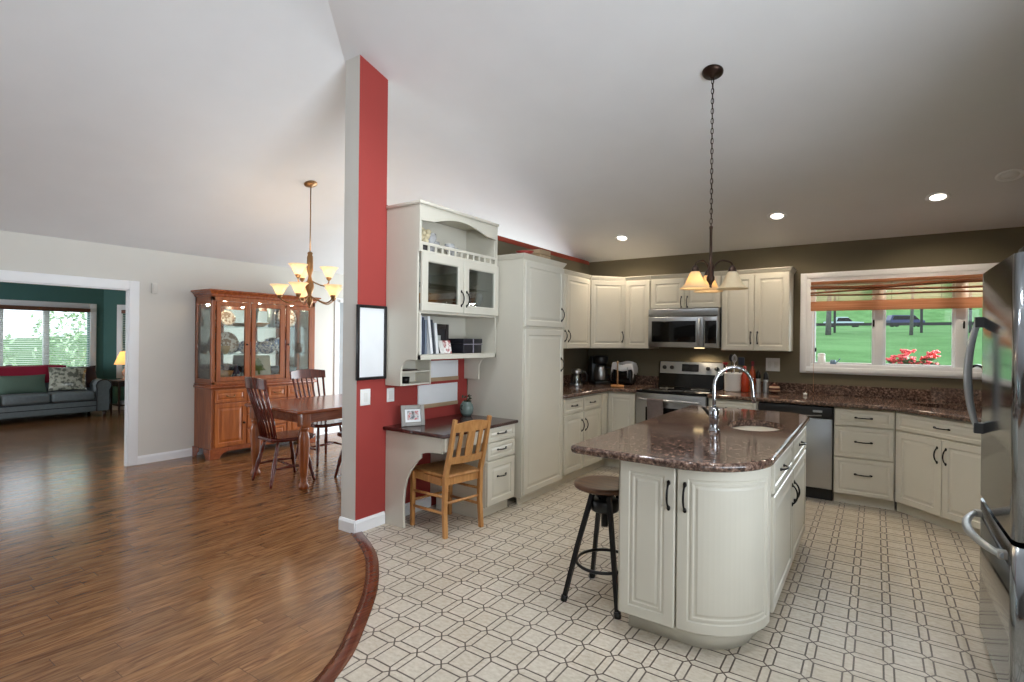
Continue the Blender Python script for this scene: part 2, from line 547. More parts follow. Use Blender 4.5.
# ================================================================ THE SETTING
XP, XPL = -3.175, -3.338          # partition: kitchen face, dining face
YB = 6.40                       # back wall
XL = -6.85                      # dining room outer wall
XR = 1.25                       # right wall
YN = -3.2                       # the near, open end behind the camera
SA, SB = 0.32, 0.277
def zA(x): return 2.44 + SA * (x - XL)
def zB(y): return 2.50 + SB * (YB - y)
hip_x = XL + (zB(YB) - 2.44) / SA
hip_y = YB - (zA(XR) - 2.50) / SB
hip_y2 = YB - (zA(XR + .15) - 2.50) / SB
def slope(name, poly, fn, mat):
    b = MB(); n = len(poly)
    vs = [(x, y, fn(x, y)) for x, y in poly] + [(x, y, fn(x, y) + 0.12) for x, y in poly]
    b.add(vs, [tuple(range(n)), tuple(range(2 * n - 1, n - 1, -1))] + [(i, n + i, n + (i + 1) % n, (i + 1) % n) for i in range(n)])
    return struct(b.build(name, mat))
slope('ceiling', [(hip_x, YB + .15), (XR + .15, YB + .15), (XR + .15, hip_y2), (hip_x, YB)], lambda x, y: zB(y), 'ceiling')
slope('ceiling', [(XL - .15, YB + .15), (hip_x, YB + .15), (hip_x, YB), (XR + .15, hip_y2), (XR + .15, YN), (XL - .15, YN)], lambda x, y: zA(x), 'ceiling')

# floors: oak boards left of the curved border, patterned vinyl right of it
edge = spline([(-3.20, 2.56, 0), (-2.97, 2.45, 0), (-2.73, 2.305, 0), (-2.42, 2.03, 0), (-2.15, 1.71, 0), (-1.99, 1.48, 0), (-1.86, 1.15, 0),
               (-1.78, 0.7, 0), (-1.75, 0.1, 0), (-1.78, -1.2, 0), (-1.8, YN, 0)], 5)
edge2 = [(p[0], p[1]) for p in edge]
tile_poly = [(XR, YN), (XR, YB), (-3.24, YB), (-3.24, 2.58)] + edge2
struct(MB().prism(tile_poly, -0.05, 0.0).build('floor', 'tile'))
wood_poly = [(-12.6, YN), (-1.8, YN)] + edge2[::-1][1:] + [(-3.24, 2.58), (-3.24, YB), (-12.6, YB)]
struct(MB().prism(wood_poly, -0.05, 0.0).build('floor', 'floorwood'))
b = MB(); vs = []
for i, p in enumerate(edge2):
    q0 = Vector(edge2[max(0, i - 1)]); q1 = Vector(edge2[min(len(edge2) - 1, i + 1)])
    t = (q1 - q0).normalized(); nn = Vector((t.y, -t.x))
    for d, z in ((0.004, 0.0), (0.002, 0.007), (-0.03, 0.009), (-0.075, 0.006), (-0.078, 0.0)):
        # minus = towards the boards
        vs.append((p[0] - nn.x * -d, p[1] - nn.y * -d, z))
b.add(vs, [(i * 5 + j, i * 5 + j + 1, (i + 1) * 5 + j + 1, (i + 1) * 5 + j) for i in range(len(edge2) - 1) for j in range(4)], True)
struct(b.build('trim_1', 'border'))

# walls
b = MB()
b.box(XL - .05, XL, 2.415, 5.22, 0, 2.44).box(XL - .05, XL, -1.2, 2.415, 1.97, 2.44).box(XL - .05, XL, YN, -1.2, 0, 2.44)
b.box(XL - .15, XL, 5.22, 6.05, 0, .55).box(XL - .15, XL, 5.22, 6.05, 1.98, 2.44).box(XL - .15, XL, 6.05, YB, 0, 2.44)
struct(b.build('wall_left', 'wall_grey'))
struct(MB().box(XL, -6.2, YB, YB + .15, 0, 2.56).box(-3.8, XPL, YB, YB + .15, 0, 2.56).box(-6.2, -3.8, YB, YB + .15, 2.2, 2.56).build('wall_dining_back', 'wall_grey'))  # unseen opening added to bring lamp light into the dining room
WX0, WX1, WZ0, WZ1 = -0.57, 1.17, 1.215, 2.09
b = MB().box(XPL, WX0, YB, YB + .15, 0, 2.56).box(WX0, WX1, YB, YB + .15, 0, WZ0).box(WX0, WX1, YB, YB + .15, WZ1, 2.56).box(WX1, XR + .15, YB, YB + .15, 0, 2.56)
struct(b.build('wall_back', 'olive'))
DY0, DY1, DZ1 = -2.2, 2.6, 2.6      # invented opening beside the camera, added to let fill light in
struct(MB().prism([(DY1, 0), (YB, 0), (YB, zB(YB)), (DY1, zB(DY1))], XR, XR + .15, 'x').build('wall_right', 'olive'))
struct(MB().prism([(DY0, DZ1), (DY1, DZ1), (DY1, zB(DY1)), (hip_y, zA(XR)), (DY0, zA(XR))], XR, XR + .15, 'x').box(XR, XR + .15, YN, DY0, 0, zA(XR)).box(XR, XR + .15, DY0, DY1, 0, .86).build('wall_right', 'wall_grey'))  # unseen; open for the fill light, low wall added to shade the island
struct(MB().prism([(XL - .15, 0), (XR + .15, 0), (XR + .15, zA(XR) + .05), (XL - .15, 2.44)], YN - .15, YN, 'y').build('wall_rear', plain('low_bounce_taupe', S(128, 122, 114), .85)))  # unseen wall, painted dark so less light bounces back
struct(MB().box(XR + .15, 8, -9, 4, -.08, -.02).build('bounce_paving', plain('pale_bounce_paving', S(206, 202, 194), .9)))  # invented paving outside the opening, pale to bounce light inside

# pillar end of the partition runs up to the sloping ceiling, the rest stops at 2.5 m
def two_tone(name, x0, x1, y0, y1, zs0, zs1, mat_k, mat_d):
    o = MB().prism([(y0, 0), (y1, 0), (y1, zs1), (y0, zs0)], x0, x1, 'x').build(name, mat_d)
    o.data.materials.append(M[mat_k])
    for p in o.data.polygons:
        if p.normal.x > 0.9: p.material_index = 1
    return struct(o)
two_tone('wall_partition', XPL, XP, 2.575, 2.85, zB(2.575) + .02, zB(2.85) + .02, 'red', 'wall_grey')
two_tone('wall_partition', XPL, XP, 2.85, 3.86, 2.5, 2.5, 'red', 'wall_grey')
two_tone('wall_partition', XPL, XP, 3.86, YB, 2.5, 2.5, 'olive', 'wall_grey')
struct(MB().rbox(XPL - .004, XP + .006, 3.80, YB, 2.462, 2.512, .004).build('trim_2', plain('rust_red_wall_cap', S(150, 58, 40), 0.6)))

# baseboards
def baseb(name, pts, h=.095, th=.016):
    b = MB()
    for (x0, y0), (x1, y1) in zip(pts[:-1], pts[1:]):
        d = Vector((x1 - x0, y1 - y0)); L = d.length; d.normalize()
        s = len(b.v)
        b.prism([(0, 0), (-th, 0), (-th, h - .02), (-th * .4, h), (0, h)], -th * .5, L + th * .5, 'x')
        # local x along the run, local y outwards
        mat = Matrix(((d.x, d.y, 0, x0), (d.y, -d.x, 0, y0), (0, 0, 1, 0), (0, 0, 0, 1)))
        mat = Matrix(((d.x, -d.y, 0, x0), (d.y, d.x, 0, y0), (0, 0, 1, 0), (0, 0, 0, 1)))
        b.xf(mat, s)
    return struct(b.build(name, 'trim'))
baseb('baseboard_pillar', [(XPL, 3.2), (XPL, 2.575), (XP, 2.575), (XP, 2.845)][::1])
baseb('baseboard_desk', [(XP, 2.89), (XP, 3.365)])
baseb('baseboard_left', [(XL, 6.4), (XL, 2.50)][::-1] if False else [(XL, 2.5), (XL, 6.38)])

# cased opening to the living room
b = MB()
for y0, y1, z0, z1 in ((2.412, 2.51, 0, 2.065), (-1.31, -1.2, 0, 2.065), (-1.2, 2.415, 1.965, 2.065)):
    b.rbox(XL, XL + .02, y0, y1, z0, z1, .006)
    b.rbox(XL - .07, XL - .05, y0, y1, z0, z1, .006)
b.box(XL - .055, XL + .005, 2.402, 2.416, 0, 1.965).box(XL - .055, XL + .005, -1.2, 2.415, 1.955, 1.972).box(XL - .055, XL + .005, -1.2, -1.186, 0, 1.965)
struct(b.build('trim_3', 'trim'))

# ---- kitchen window: three casements in one white casing
def ring(b, x0, x1, z0, z1, w, y0, y1, r=.004):
    b.rbox(x0, x0 + w, y0, y1, z0, z1, r).rbox(x1 - w, x1, y0, y1, z0, z1, r)
    b.rbox(x0 + w, x1 - w, y0, y1, z0, z0 + w, r).rbox(x0 + w, x1 - w, y0, y1, z1 - w, z1, r)
b = MB()
ring(b, -.67, XR - .01, 1.135, 2.19, .1, YB - .022, YB)
ring(b, -.66, XR - .02, 1.15, 2.18, .05, YB - .034, YB - .02)
b.box(WX0, WX0 + .02, YB - .01, YB + .15, WZ0, WZ1).box(WX1 - .02, WX1, YB - .01, YB + .15, WZ0, WZ1)
b.box(WX0, WX1, YB - .01, YB + .15, WZ0, WZ0 + .018).box(WX0, WX1, YB - .01, YB + .15, WZ1 - .018, WZ1)
for xm in (-.020, .605):
    b.rbox(xm, xm + .080, YB + .0, YB + .12, WZ0, WZ1, .006)
win = struct(b.build('window_1', 'trim'))
for x0, x1 in ((-.552, -.018), (.058, .607), (.683, 1.15)):
    s = MB(); ring(s, x0, x1, WZ0 + .018, WZ1 - .018, .020, YB + .05, YB + .09)
    so = s.build('sash', 'trim', win)
    MB().box(x0 + .018, x1 - .018, YB + .068, YB + .073, WZ0 + .035, WZ1 - .035).build('pane', 'pane', so)
MB().rbox(-.536, -.52, YB + .03, YB + .052, 1.36, 1.40, .003).build('latch', 'blackmetal', win)
MB().rbox(-.03, -.016, YB - .012, YB + .002, 1.62, 1.69, .003).build('hinge', 'blackmetal', win)
MB().rbox(.66, .674, YB - .012, YB + .002, 1.60, 1.67, .003).build('hinge', 'blackmetal', win)

# ---- dining window with pale vertical blinds, just showing left of the pillar
b = MB()
for y0, y1, z0, z1 in ((5.12, 5.22, .45, 2.07), (6.05, 6.15, .45, 2.07), (5.22, 6.05, 1.98, 2.07), (5.22, 6.05, .45, .55)):
    b.rbox(XL, XL + .02, y0, y1, z0, z1, .005)
w2 = struct(b.build('window_2', 'trim'))
MB().box(XL - .09, XL - .085, 5.22, 6.05, .55, 1.98).build('pane', 'pane', w2)

# ---- living room beyond the opening
XV = -12.4
b = MB()
LW = (-0.2, 3.73, .76, 1.96)
b.box(XV - .15, XV, YN, LW[0], 0, 2.42).box(XV - .15, XV, LW[1], 3.95, 0, 2.42).box(XV - .15, XV, LW[0], LW[1], 0, LW[2]).box(XV - .15, XV, LW[0], LW[1], LW[3], 2.42)
struct(b.build('wall_living_back', 'teal'))
# angled bay wall with a narrow window
dg = Matrix.Translation((XV, 3.95, 0)) @ Matrix.Rotation(R(45), 4, 'Z')
b = MB().box(0, .34, 0, .15, 0, 2.42).box(1.35, 2.2, 0, .15, 0, 2.42).box(.34, 1.35, 0, .15, 0, .72).box(.34, 1.35, 0, .15, 1.96, 2.42).xf(dg)
struct(b.build('wall_living_bay', 'teal'))
struct(MB().box(-10.9, XL - .15, 5.45, 5.6, 0, 2.42).build('wall_living_right', 'teal'))
struct(MB().box(XV - .15, XL - .15, YN - .15, YN, 0, 2.42).build('wall_living_left', 'teal'))
struct(MB().box(XV - .15, XL - .15, YN, 5.6, 2.42, 2.5).build('ceiling', 'ceiling'))
struct(MB().box(XL - .06, XL - .05, 2.51, 5.1, 0, 2.42).build('wall_living_front', 'teal'))
baseb('baseboard_living', [(XV, 3.95), (XV + 1.5, 5.45)], .11)
baseb('baseboard_living', [(XV, YN), (XV, 3.95)], .11)
b = MB()
for y0, y1, z0, z1 in ((LW[0] - .1, LW[0], LW[2] - .1, LW[3] + .1), (LW[1], LW[1] + .1, LW[2] - .1, LW[3] + .1), (LW[0], LW[1], LW[3], LW[3] + .1), (LW[0], LW[1], LW[2] - .1, LW[2])):
    b.rbox(XV, XV + .025, y0, y1, z0, z1, .006)
for ym in (.62, 1.85, 2.48, 3.10):
    b.rbox(XV - .12, XV - .02, ym - .04, ym + .04, LW[2], LW[3], .006)
w3 = struct(b.build('window_3', 'trim'))
MB().box(XV - .09, XV - .085, LW[0], LW[1], LW[2], LW[3]).build('pane', 'pane', w3)
b = MB()
for x0, x1, z0, z1 in ((.24, .34, .62, 2.06), (1.35, 1.45, .62, 2.06), (.34, 1.35, 1.96, 2.06), (.34, 1.35, .62, .72)):
    b.rbox(x0, x1, -.025, 0, z0, z1, .006)
b.xf(dg); w4 = struct(b.build('window_4', 'trim'))
MB().box(.34, 1.35, .085, .09, .72, 1.96).xf(dg).build('pane', 'pane', w4)

# ================================================================ CABINET KIT
DOOR = [(0, .004), (.004, 0), (.050, 0), (.056, .006), (.066, .006), (.084, .001), (.2, .001)]
DRAW = [(0, .004), (.004, 0), (.030, 0), (.035, .005), (.043, .005), (.056, .001), (.2, .001)]
def handle(parent, x, z, vert=True, L=.115, y=-.02, fn=None, mat='blackmetal'):
    b = MB(); pts = []; rad = []
    for i in range(13):
        t = i / 12; s = (t - .5) * L
        out = .030 * math.sin(PI * min(1, max(0, (t - .0)))) ** .6 if 0 < t < 1 else 0
        pts.append((0, -out, s)); rad.append(.0066 if i in (0, 12) else .0046 if i in (1, 11) else .0042 + .0012 * math.sin(PI * t))
    b.tube(pts, rad, 6)
    for e in (-1, 1):
        b.ball((0, -.002, e * L * .5), (.009, .006, .013), 8, 6)
    if not vert: b.xf(Matrix.Rotation(R(90), 4, 'Y'))
    b.xf(Matrix.Translation((x, y, z)))
    if fn: b.v = [fn(*p) for p in b.v]
    return b.build('handle', mat, parent)
def front(root, kind, x0, x1, z0, z1, h=None, y=-.02, mat='cream', fn=None, nx=1):
    b = MB().panel(x0, x1, z0, z1, y, DRAW if kind == 'drawer' else DOOR, .02, nx, fn)
    o = b.build(kind, mat, root)
    if h: handle(o, h[0], h[1], h[2] if len(h) > 2 else kind == 'door', y=y, fn=fn)
    return o
def crown(root, z, w, d, left=True, right=True, prof=((0, 0), (.005, .008), (.009, .012), (.018, .030), (.024, .038), (.024, .046), (0, .046)), y=0.0):
    vs = []; fs = []
    k = len(prof)
    for o, zz in prof:
        xl = -o if left else .001; xr = w + o if right else w - .001
        vs += [(xl, d, z + zz), (xl, y - o, z + zz), (xr, y - o, z + zz), (xr, d, z + zz)]
    for i in range(k - 1):
        for j in range(3):
            fs.append((i * 4 + j, i * 4 + j + 1, (i + 1) * 4 + j + 1, (i + 1) * 4 + j))
    fs += [((k - 1) * 4, (k - 1) * 4 + 1, (k - 1) * 4 + 2, (k - 1) * 4 + 3), (3, 2, 1, 0)]
    vsb = MB().add(vs, fs)
    return vsb.build('crown_moulding', 'cream', root)
def cabinet(name, label, loc, rz, w, d, z0, z1, fronts, kick=True, group=None):
    t = thing(name, label, 'cabinet', loc, rz, group)
    MB().box(.001, w - .001, 0, d, z0, z1).build('carcass', 'cream', t, .002)
    if kick: MB().box(.001, w - .001, .055, .075, 0, z0).build('toe_kick', 'cream', t)
    for f in fronts: front(t, *f)
    return t

# ================================================================ LEFT RUN
XF = -2.55
p = cabinet('pantry_cabinet', 'tall cream pantry cabinet with an upper and a lower door, between desk and counter', (XF, 3.862, 0), R(90), .715, .62, .06, 2.165,
        [('door', .012, .70, 1.575, 2.150, (.655, 1.70)), ('door', .012, .70, .085, 1.548, (.655, 1.215))], False)
MB().box(.001, .714, .03, .05, 0, .06).build('toe_kick', 'cream', p)
crown(p, 2.165, .715, .62)
t = cabinet('base_cabinet', 'cream base cabinet with two drawers over two doors, beside the pantry', (XF, 4.582, 0), R(90), .876, .62, .10, .872,
        [('drawer', .022, .424, .715, .858, (.223, .788)), ('drawer', .440, .842, .715, .858, (.640, .788)),
         ('door', .022, .424, .112, .700, (.388, .565)), ('door', .440, .842, .112, .700, (.476, .565))])
MB().box(.86, .875, -.012, 0, .112, .858).build('face_stile', 'cream', t)
# lazy-susan corner
t = thing('corner_base_cabinet', 'cream corner base cabinet with folding door, left of the range', 'cabinet', (XF, 5.64, 0))
g = Matrix.Translation((-XF, -5.64, 0))
MB().prism([(-3.172, 5.462), (XF, 5.462), (XF, 5.64), (-2.194, 5.64), (-2.194, 6.397), (-3.172, 6.397)], .10, .872).xf(g).build('carcass', 'cream', t)
MB().prism([(-2.63, 5.462), (-2.605, 5.462), (-2.605, 5.695), (-2.194, 5.695), (-2.194, 5.715), (-2.63, 5.715)], 0, .10).xf(g).build('toe_kick', 'cream', t)
lf = MB().panel(.0, .15, .112, .858, -.02, [(0, .004), (.004, 0), (.036, 0), (.041, .005), (.049, .005), (.06, .001), (.2, .001)])
lf.xf(Matrix.Translation((0, -.165, 0)) @ Matrix.Rotation(R(90), 4, 'Z')).build('door', 'cream', t)
MB().panel(.022, .345, .112, .858, -.02, DOOR).build('door', 'cream', t)

wt = thing('left_worktop', 'brown granite worktop in the corner left of the range', 'worktop', (-2.5, 5.6, .875))
g = Matrix.Translation((2.5, -5.6, -.875))
MB().slab([(-3.172, 4.581), (-2.50, 4.581), (-2.50, 5.585), (-2.192, 5.585), (-2.192, 6.397), (-3.172, 6.397)], .876, .915).xf(g).build('slab', 'granite', wt)
MB().box(-3.172, -3.152, 4.581, 6.397, .9155, 1.02).box(-3.151, -2.192, 6.377, 6.397, .9155, 1.02).xf(g).build('backsplash', 'granite', wt, .003)

# uppers
UZ0, UZ1 = 1.362, 2.185
t = cabinet('wall_cabinet', 'cream wall cabinet with two doors on the left wall, half behind the pantry', (-2.83, 4.582, 0), R(90), 1.138, .34, UZ0, UZ1,
        [('door', .010, .545, UZ0 + .004, UZ1 - .012, (.510, 1.50)), ('door', .552, 1.128, UZ0 + .004, UZ1 - .012, (.590, 1.50))], False)
crown(t, UZ1, 1.138, .34, False, False)
cx, cy = -2.83, 5.724
ang = math.atan2(6.09 - 5.724, -2.525 + 2.83); L = math.hypot(6.09 - 5.724, -2.525 + 2.83)
t = thing('wall_cabinet', 'cream diagonal corner wall cabinet with one door', 'cabinet', (cx, cy, 0), ang)
inv = Matrix.Rotation(-ang, 4, 'Z') @ Matrix.Translation((-cx, -cy, 0))
MB().prism([(-3.172, 5.724), (-2.83, 5.724), (-2.525, 6.09), (-2.525, 6.397), (-3.172, 6.397)], UZ0, UZ1).xf(inv).build('carcass', 'cream', t)
front(t, 'door', .012, L - .012, UZ0 + .004, UZ1 - .012, (L - .05, 1.50))
cb = MB()
cpts = lambda o: [(-2.83 + o, 5.7235), (-2.83 + o, 5.7235 + 0 * o), (-2.525, 6.09 - o * .9)]
for o, z0, z1 in ((.006, 0, .012), (.014, .012, .030), (.022, .030, .046)):
    d = Vector((math.sin(ang), -math.cos(ang))) * (o + .01)
    cb.prism([(-3.172, 5.7245), (-2.83 + d.x, 5.7245 + 0), (-2.525 - .0005, 6.09 + d.y * .4), (-2.5255, 6.397), (-3.172, 6.397)], UZ1 + z0, UZ1 + z1)
cb.xf(inv).build('crown_moulding', 'cream', t)
t = cabinet('wall_cabinet', 'narrow cream wall cabinet with one door, left of the microwave', (-2.524, 6.09, 0), 0, .318, .307, UZ0, UZ1,
        [('door', .008, .310, UZ0 + .004, UZ1 - .012)], False)
crown(t, UZ1, .318, .307, False, False)
t = cabinet('wall_cabinet', 'short cream wall cabinet with two doors above the microwave', (-2.205, 6.09, 0), 0, .797, .307, 1.830, UZ1,
        [('door', .008, .395, 1.834, UZ1 - .012, (.365, 1.905)), ('door', .402, .789, 1.834, UZ1 - .012, (.432, 1.905))], False)
crown(t, UZ1, .797, .307, False, False)
t = cabinet('wall_cabinet', 'cream wall cabinet with two doors between microwave and window', (-1.407, 6.09, 0), 0, .672, .307, UZ0, UZ1,
        [('door', .008, .335, UZ0 + .004, UZ1 - .012, (.305, 1.50)), ('door', .341, .664, UZ0 + .004, UZ1 - .012, (.371, 1.50))], False)
crown(t, UZ1, .672, .307, False, True)

# ================================================================ BACK RUN
t = cabinet('base_cabinet', 'narrow cream base cabinet between range and dishwasher', (-1.422, 5.64, 0), 0, .473, .755, .09, .872,
        [('drawer', .012, .461, .71, .862, (.236, .786)), ('door', .012, .461, .10, .695, (.05, .6))])
t = cabinet('drawer_cabinet', 'cream base cabinet with three drawers, right of the dishwasher', (-.312, 5.64, 0), 0, .455, .755, .09, .872,
        [('drawer', .008, .447, .715, .864, (.226, .79)), ('drawer', .008, .447, .432, .702, (.226, .575)), ('drawer', .008, .447, .098, .420, (.226, .285))])
SX, SY = .1455, 5.637
t = thing('sink_cabinet', 'cream diagonal sink base cabinet with two doors under a wide drawer front', 'cabinet', (SX, SY, 0), R(-45))
MB().prism([(.0, 0), (.84, 0), (.84, .02), (.54, .56), (.02, .52)], .09, .64).box(0, .84, 0, .018, .64, .872).box(0, .018, .018, .45, .64, .872).build('carcass', 'cream', t)
MB().box(-.03, .86, .05, .07, 0, .09).build('toe_kick', 'cream', t)
front(t, 'drawer', .02, .82, .715, .864, (.42, .79))
front(t, 'door', .02, .418, .098, .702, (.385, .575)); front(t, 'door', .422, .82, .098, .702, (.455, .575))
t = cabinet('base_cabinet', 'cream base cabinet along the right wall beyond the fridge', (.762, 5.008, 0), R(-90), 1.43, .48, .09, .872,
        [('drawer', .03, .48, .715, .864, (.26, .79)), ('drawer', .495, .945, .715, .864, (.72, .79)), ('drawer', .96, 1.41, .715, .864, (1.18, .79)),
         ('door', .03, .48, .098, .702, (.44, .575)), ('door', .495, .945, .098, .702, (.53, .575)), ('door', .96, 1.41, .098, .702, (1.00, .575))])

wt = thing('window_worktop', 'brown granite worktop under the window, turning the corner to the fridge', 'worktop', (-.3, 5.8, .875))
g = Matrix.Translation((.3, -5.8, -.875))
def rrect(cx, cy, hx, hy, r, rot=0, n=5):
    pts = arc(hx - r, hy - r, r, 0, 90, n) + arc(-hx + r, hy - r, r, 90, 180, n) + arc(-hx + r, -hy + r, r, 180, 270, n) + arc(hx - r, -hy + r, r, 270, 360, n)
    c, s = math.cos(rot), math.sin(rot)
    return [(cx + x * c - y * s, cy + x * s + y * c) for x, y in pts]
MS = (.575, 5.785)
hole = rrect(MS[0], MS[1], .30, .17, .06, R(-45))
MB().slab([(-1.419, 5.585), (.122, 5.585), (.705, 5.002), (.705, 3.57), (1.247, 3.57), (1.247, 6.397), (-1.419, 6.397)], .876, .915, [hole[::-1]]).xf(g).build('slab', 'granite', wt)
MB().box(-1.419, .43, 6.377, 6.397, .9155, 1.02).box(1.227, 1.247, 3.57, 5.9, .9155, 1.02).xf(g).build('backsplash', 'granite', wt, .003)
MB().prism([(.431, 6.397), (.431, 6.375), (.51, 6.33), (1.02, 6.21), (1.21, 5.901), (1.247, 5.901), (1.247, 6.397)], .9155, 1.045).xf(g).build('corner_ledge', 'granite', wt, .003)
def sink_bowl(name, label, cx, cy, hx, hy, r, rot, depth, parent=None):
    t = thing(name, label, 'sink', (cx, cy, .874 - depth))
    b = MB(); n = 24
    loops = []
    for k, z, gr in ((1.05, .874, 0), (.985, .874, 0), (.97, .86, 0), (.93, .874 - depth + .03, 0), (.86, .874 - depth, 0), (.1, .874 - depth - .004, 0)):
        loops.append([(x, y, z) for x, y in rrect(cx, cy, hx * k, hy * k, min(r, hx * k * .9, hy * k * .9) , rot)])
    m = len(loops[0]); vs = [q for l in loops for q in l]
    fs = [(i * m + j, i * m + (j + 1) % m, (i + 1) * m + (j + 1) % m, (i + 1) * m + j) for i in range(len(loops) - 1) for j in range(m)]
    fs.append(tuple((len(loops) - 1) * m + j for j in range(m)))
    b.add(vs, fs, True).xf(Matrix.Translation((-cx, -cy, -(.874 - depth)))).build('bowl', 'sinksteel', t)
    MB().lathe([(0, .0), (.03, .001), (.036, .0), (.036, -.003)], (0, 0, .001), 16).build('drain', 'chrome', t)
    return t
sink_bowl('kitchen_sink', 'stainless undermount sink in the corner worktop below the window', MS[0], MS[1], .30, .17, .06, R(-45), .20)

# ---- dishwasher
t = thing('dishwasher', 'stainless dishwasher with a black control panel, left of the drawers', 'dishwasher', (-.947, 5.64, 0))
MB().box(.003, .629, .0, .60, .10, .868).build('tub', 'black', t)
MB().rbox(.006, .626, -.028, 0, .115, .755, .006).build('door', 'steel', t)
c = MB().rbox(.006, .626, -.034, 0, .762, .866, .008).build('control_panel', 'black', t)
MB().tube([(.10 + i * .044, -.036 - .006 * math.sin(PI * i / 10), .786 - .012 * math.sin(PI * i / 10)) for i in range(11)], .006, 6).build('handle_lip', 'frame_grey', c)
MB().rbox(.47, .545, -.037, -.033, .812, .832, .002).build('display', 'handle_grey', c)
MB().box(.006, .626, .04, .06, 0, .10).build('toe_kick', 'black', t)

# ---- range
t = thing('range', 'black and stainless electric range with backguard knobs', 'range', (-2.184, 5.60, 0))
MB().box(.004, .756, .02, .79, .08, .895).build('body', 'black', t)
MB().box(.03, .73, .06, .76, 0, .08).build('base', 'black', t)
c = MB().rbox(.002, .758, -.01, .70, .896, .916, .005).build('cooktop', 'blackglass', t)
for x, y, r in ((.19, .16, .10), (.57, .16, .085), (.19, .46, .08), (.57, .46, .10)):
    MB().lathe([(r - .004, .0), (r - .004, .0008), (r, .0008), (r, 0)], (x, y, .9165), 32).build('burner_ring', 'frame_grey', c)
d = MB().rbox(.006, .754, -.03, .019, .245, .885, .006).build('oven_door', 'steel', t)
MB().rbox(.12, .64, -.034, -.029, .36, .74, .004).build('oven_window', 'blackglass', d)
h = MB().tube([(.05 + .66 * i / 12, -.072 - .008 * math.sin(PI * i / 12), .822) for i in range(13)], .012, 8)
h.box(.05, .075, -.07, -.029, .81, .834).box(.685, .71, -.07, -.029, .81, .834)
h.build('handle', 'handle_grey', d)
MB().rbox(.006, .754, -.024, .019, .09, .235, .006).build('storage_drawer', 'steel', t)
bg = MB().prism([(.71, .916), (.79, .916), (.79, 1.215), (.755, 1.215), (.735, 1.06)], .004, .756, 'x').build('backguard', 'blackglass', t)
cp = MB().prism([(.728, 1.07), (.748, 1.07), (.763, 1.205), (.748, 1.21)], .015, .745, 'x').build('control_panel', 'steel', bg)
MB().prism([(.724, 1.10), (.74, 1.10), (.75, 1.185), (.7385, 1.185)], .28, .475, 'x').build('display', 'blackglass', cp)
for x in (.075, .165, .585, .68):
    k = MB().lathe([(0, .03), (.019, .03), (.023, .024), (.025, 0), (0, 0)], (0, 0, 0), 16).box(-.004, .004, -.02, .02, .029, .036)
    k.xf(Matrix.Translation((x, .733, 1.14)) @ Matrix.Rotation(R(84), 4, 'X')).build('knob', 'black', cp)
# dish towel over the oven handle
t = MB()
def tw(u, v):
    x = .16 + .17 * u + .004 * math.sin(7 * v + 5 * u)
    s = v
    if s < .58: return (x, -.094 - .004 * math.sin(9 * u + 1), .822 - .36 * (1 - s / .58) * 1.0)
    if s < .70:
        a = PI * (s - .58) / .12
        return (x, -.080 - .0145 * math.cos(a), .822 + .0145 * math.sin(a))
    return (x, -.0655 + .001 * math.sin(8 * u), .822 - .26 * (s - .70) / .30)
t.surf(tw, 12, 40).xf(Matrix.Translation((-2.184, 5.60, 0)))
o = t.build('dish_towel', plain('grey_brown_towel', S(112, 100, 96), 0.95, var=.08, scale=40))
sm = o.modifiers.new('thickness', 'SOLIDIFY'); sm.thickness = .004; sm.offset = 0
tag(o, 'grey-brown dish towel hanging over the oven door handle', 'towel')

# ---- microwave
t = thing('microwave', 'stainless over-the-range microwave with dark window', 'microwave', (-2.194, 5.985, 1.385))
MB().rbox(.0, .78, .02, .405, .0, .438, .004).build('body', 'steel', t)
v = MB().rbox(.0, .78, -.004, .02, .356, .438, .005).build('vent_strip', 'steel', t)
MB().box(.02, .76, -.002, .02, .349, .355).build('vent_gap', 'black', t)
d = MB().rbox(.002, .628, -.012, .018, .002, .347, .006).build('door', 'steel', t)
MB().rbox(.045, .545, -.015, -.010, .06, .30, .004).build('window', 'blackglass', d)
MB().tube([(.588, -.012, .03), (.588, -.045, .045), (.588, -.052, .17), (.588, -.045, .305), (.588, -.012, .32)], .0125, 8).build('handle', 'handle_grey', d)
ul = MB().rbox(.50, .60, .10, .16, -.006, .002, .002).build('hood_lamp', emit('hood_lamp_lens', S(255, 226, 170), 4), t)
_l = bpy.data.lights.new('hood_light', 'SPOT'); _l.energy = 22; _l.color = (1, .8, .55); _l.spot_size = R(150); _l.spot_blend = .8; _l.shadow_soft_size = .05
_o = bpy.data.objects.new('hood_light', _l); COL.objects.link(_o); _o.parent = t; _o.location = (.55, .22, -.02)
c = MB().rbox(.632, .778, -.010, .018, .002, .347, .006).build('control_panel', 'steel', t)
MB().rbox(.645, .765, -.013, -.008, .05, .30, .003).build('keypad', 'blackglass', c)

# ================================================================ ISLAND
IX0, IX1, IY0, IY1 = -1.058, -.428, 2.495, 4.40
CX, CY, CR = -.742, 2.815, .312
t = thing('island_cabinet', 'cream kitchen island cabinet with rounded end under the granite top', 'kitchen island', (-.74, 3.45, 0))
g = Matrix.Translation((.74, -3.45, 0))
def iplan(o):   # plan outline moved in by o
    return [(IX0 + o, IY0 + o)] + arc(CX, CY, CR - .008 - o + .006, -90, 0, 14) + [(IX1 - o, IY1 - o), (IX0 + o, IY1 - o)]
MB().prism(iplan(.0), .10, .874, 'z', True).xf(g).build('carcass', 'cream', t)
MB().prism([(IX0 + .03, IY0 + .07)] + arc(CX, CY, CR - .062, -90, 0, 14) + [(IX1 - .05, CY + .04), (IX1 - .05, IY1 - .02), (IX0 + .03, IY1 - .02)], 0, .099, 'z', True).xf(g).build('toe_kick', 'cream', t)
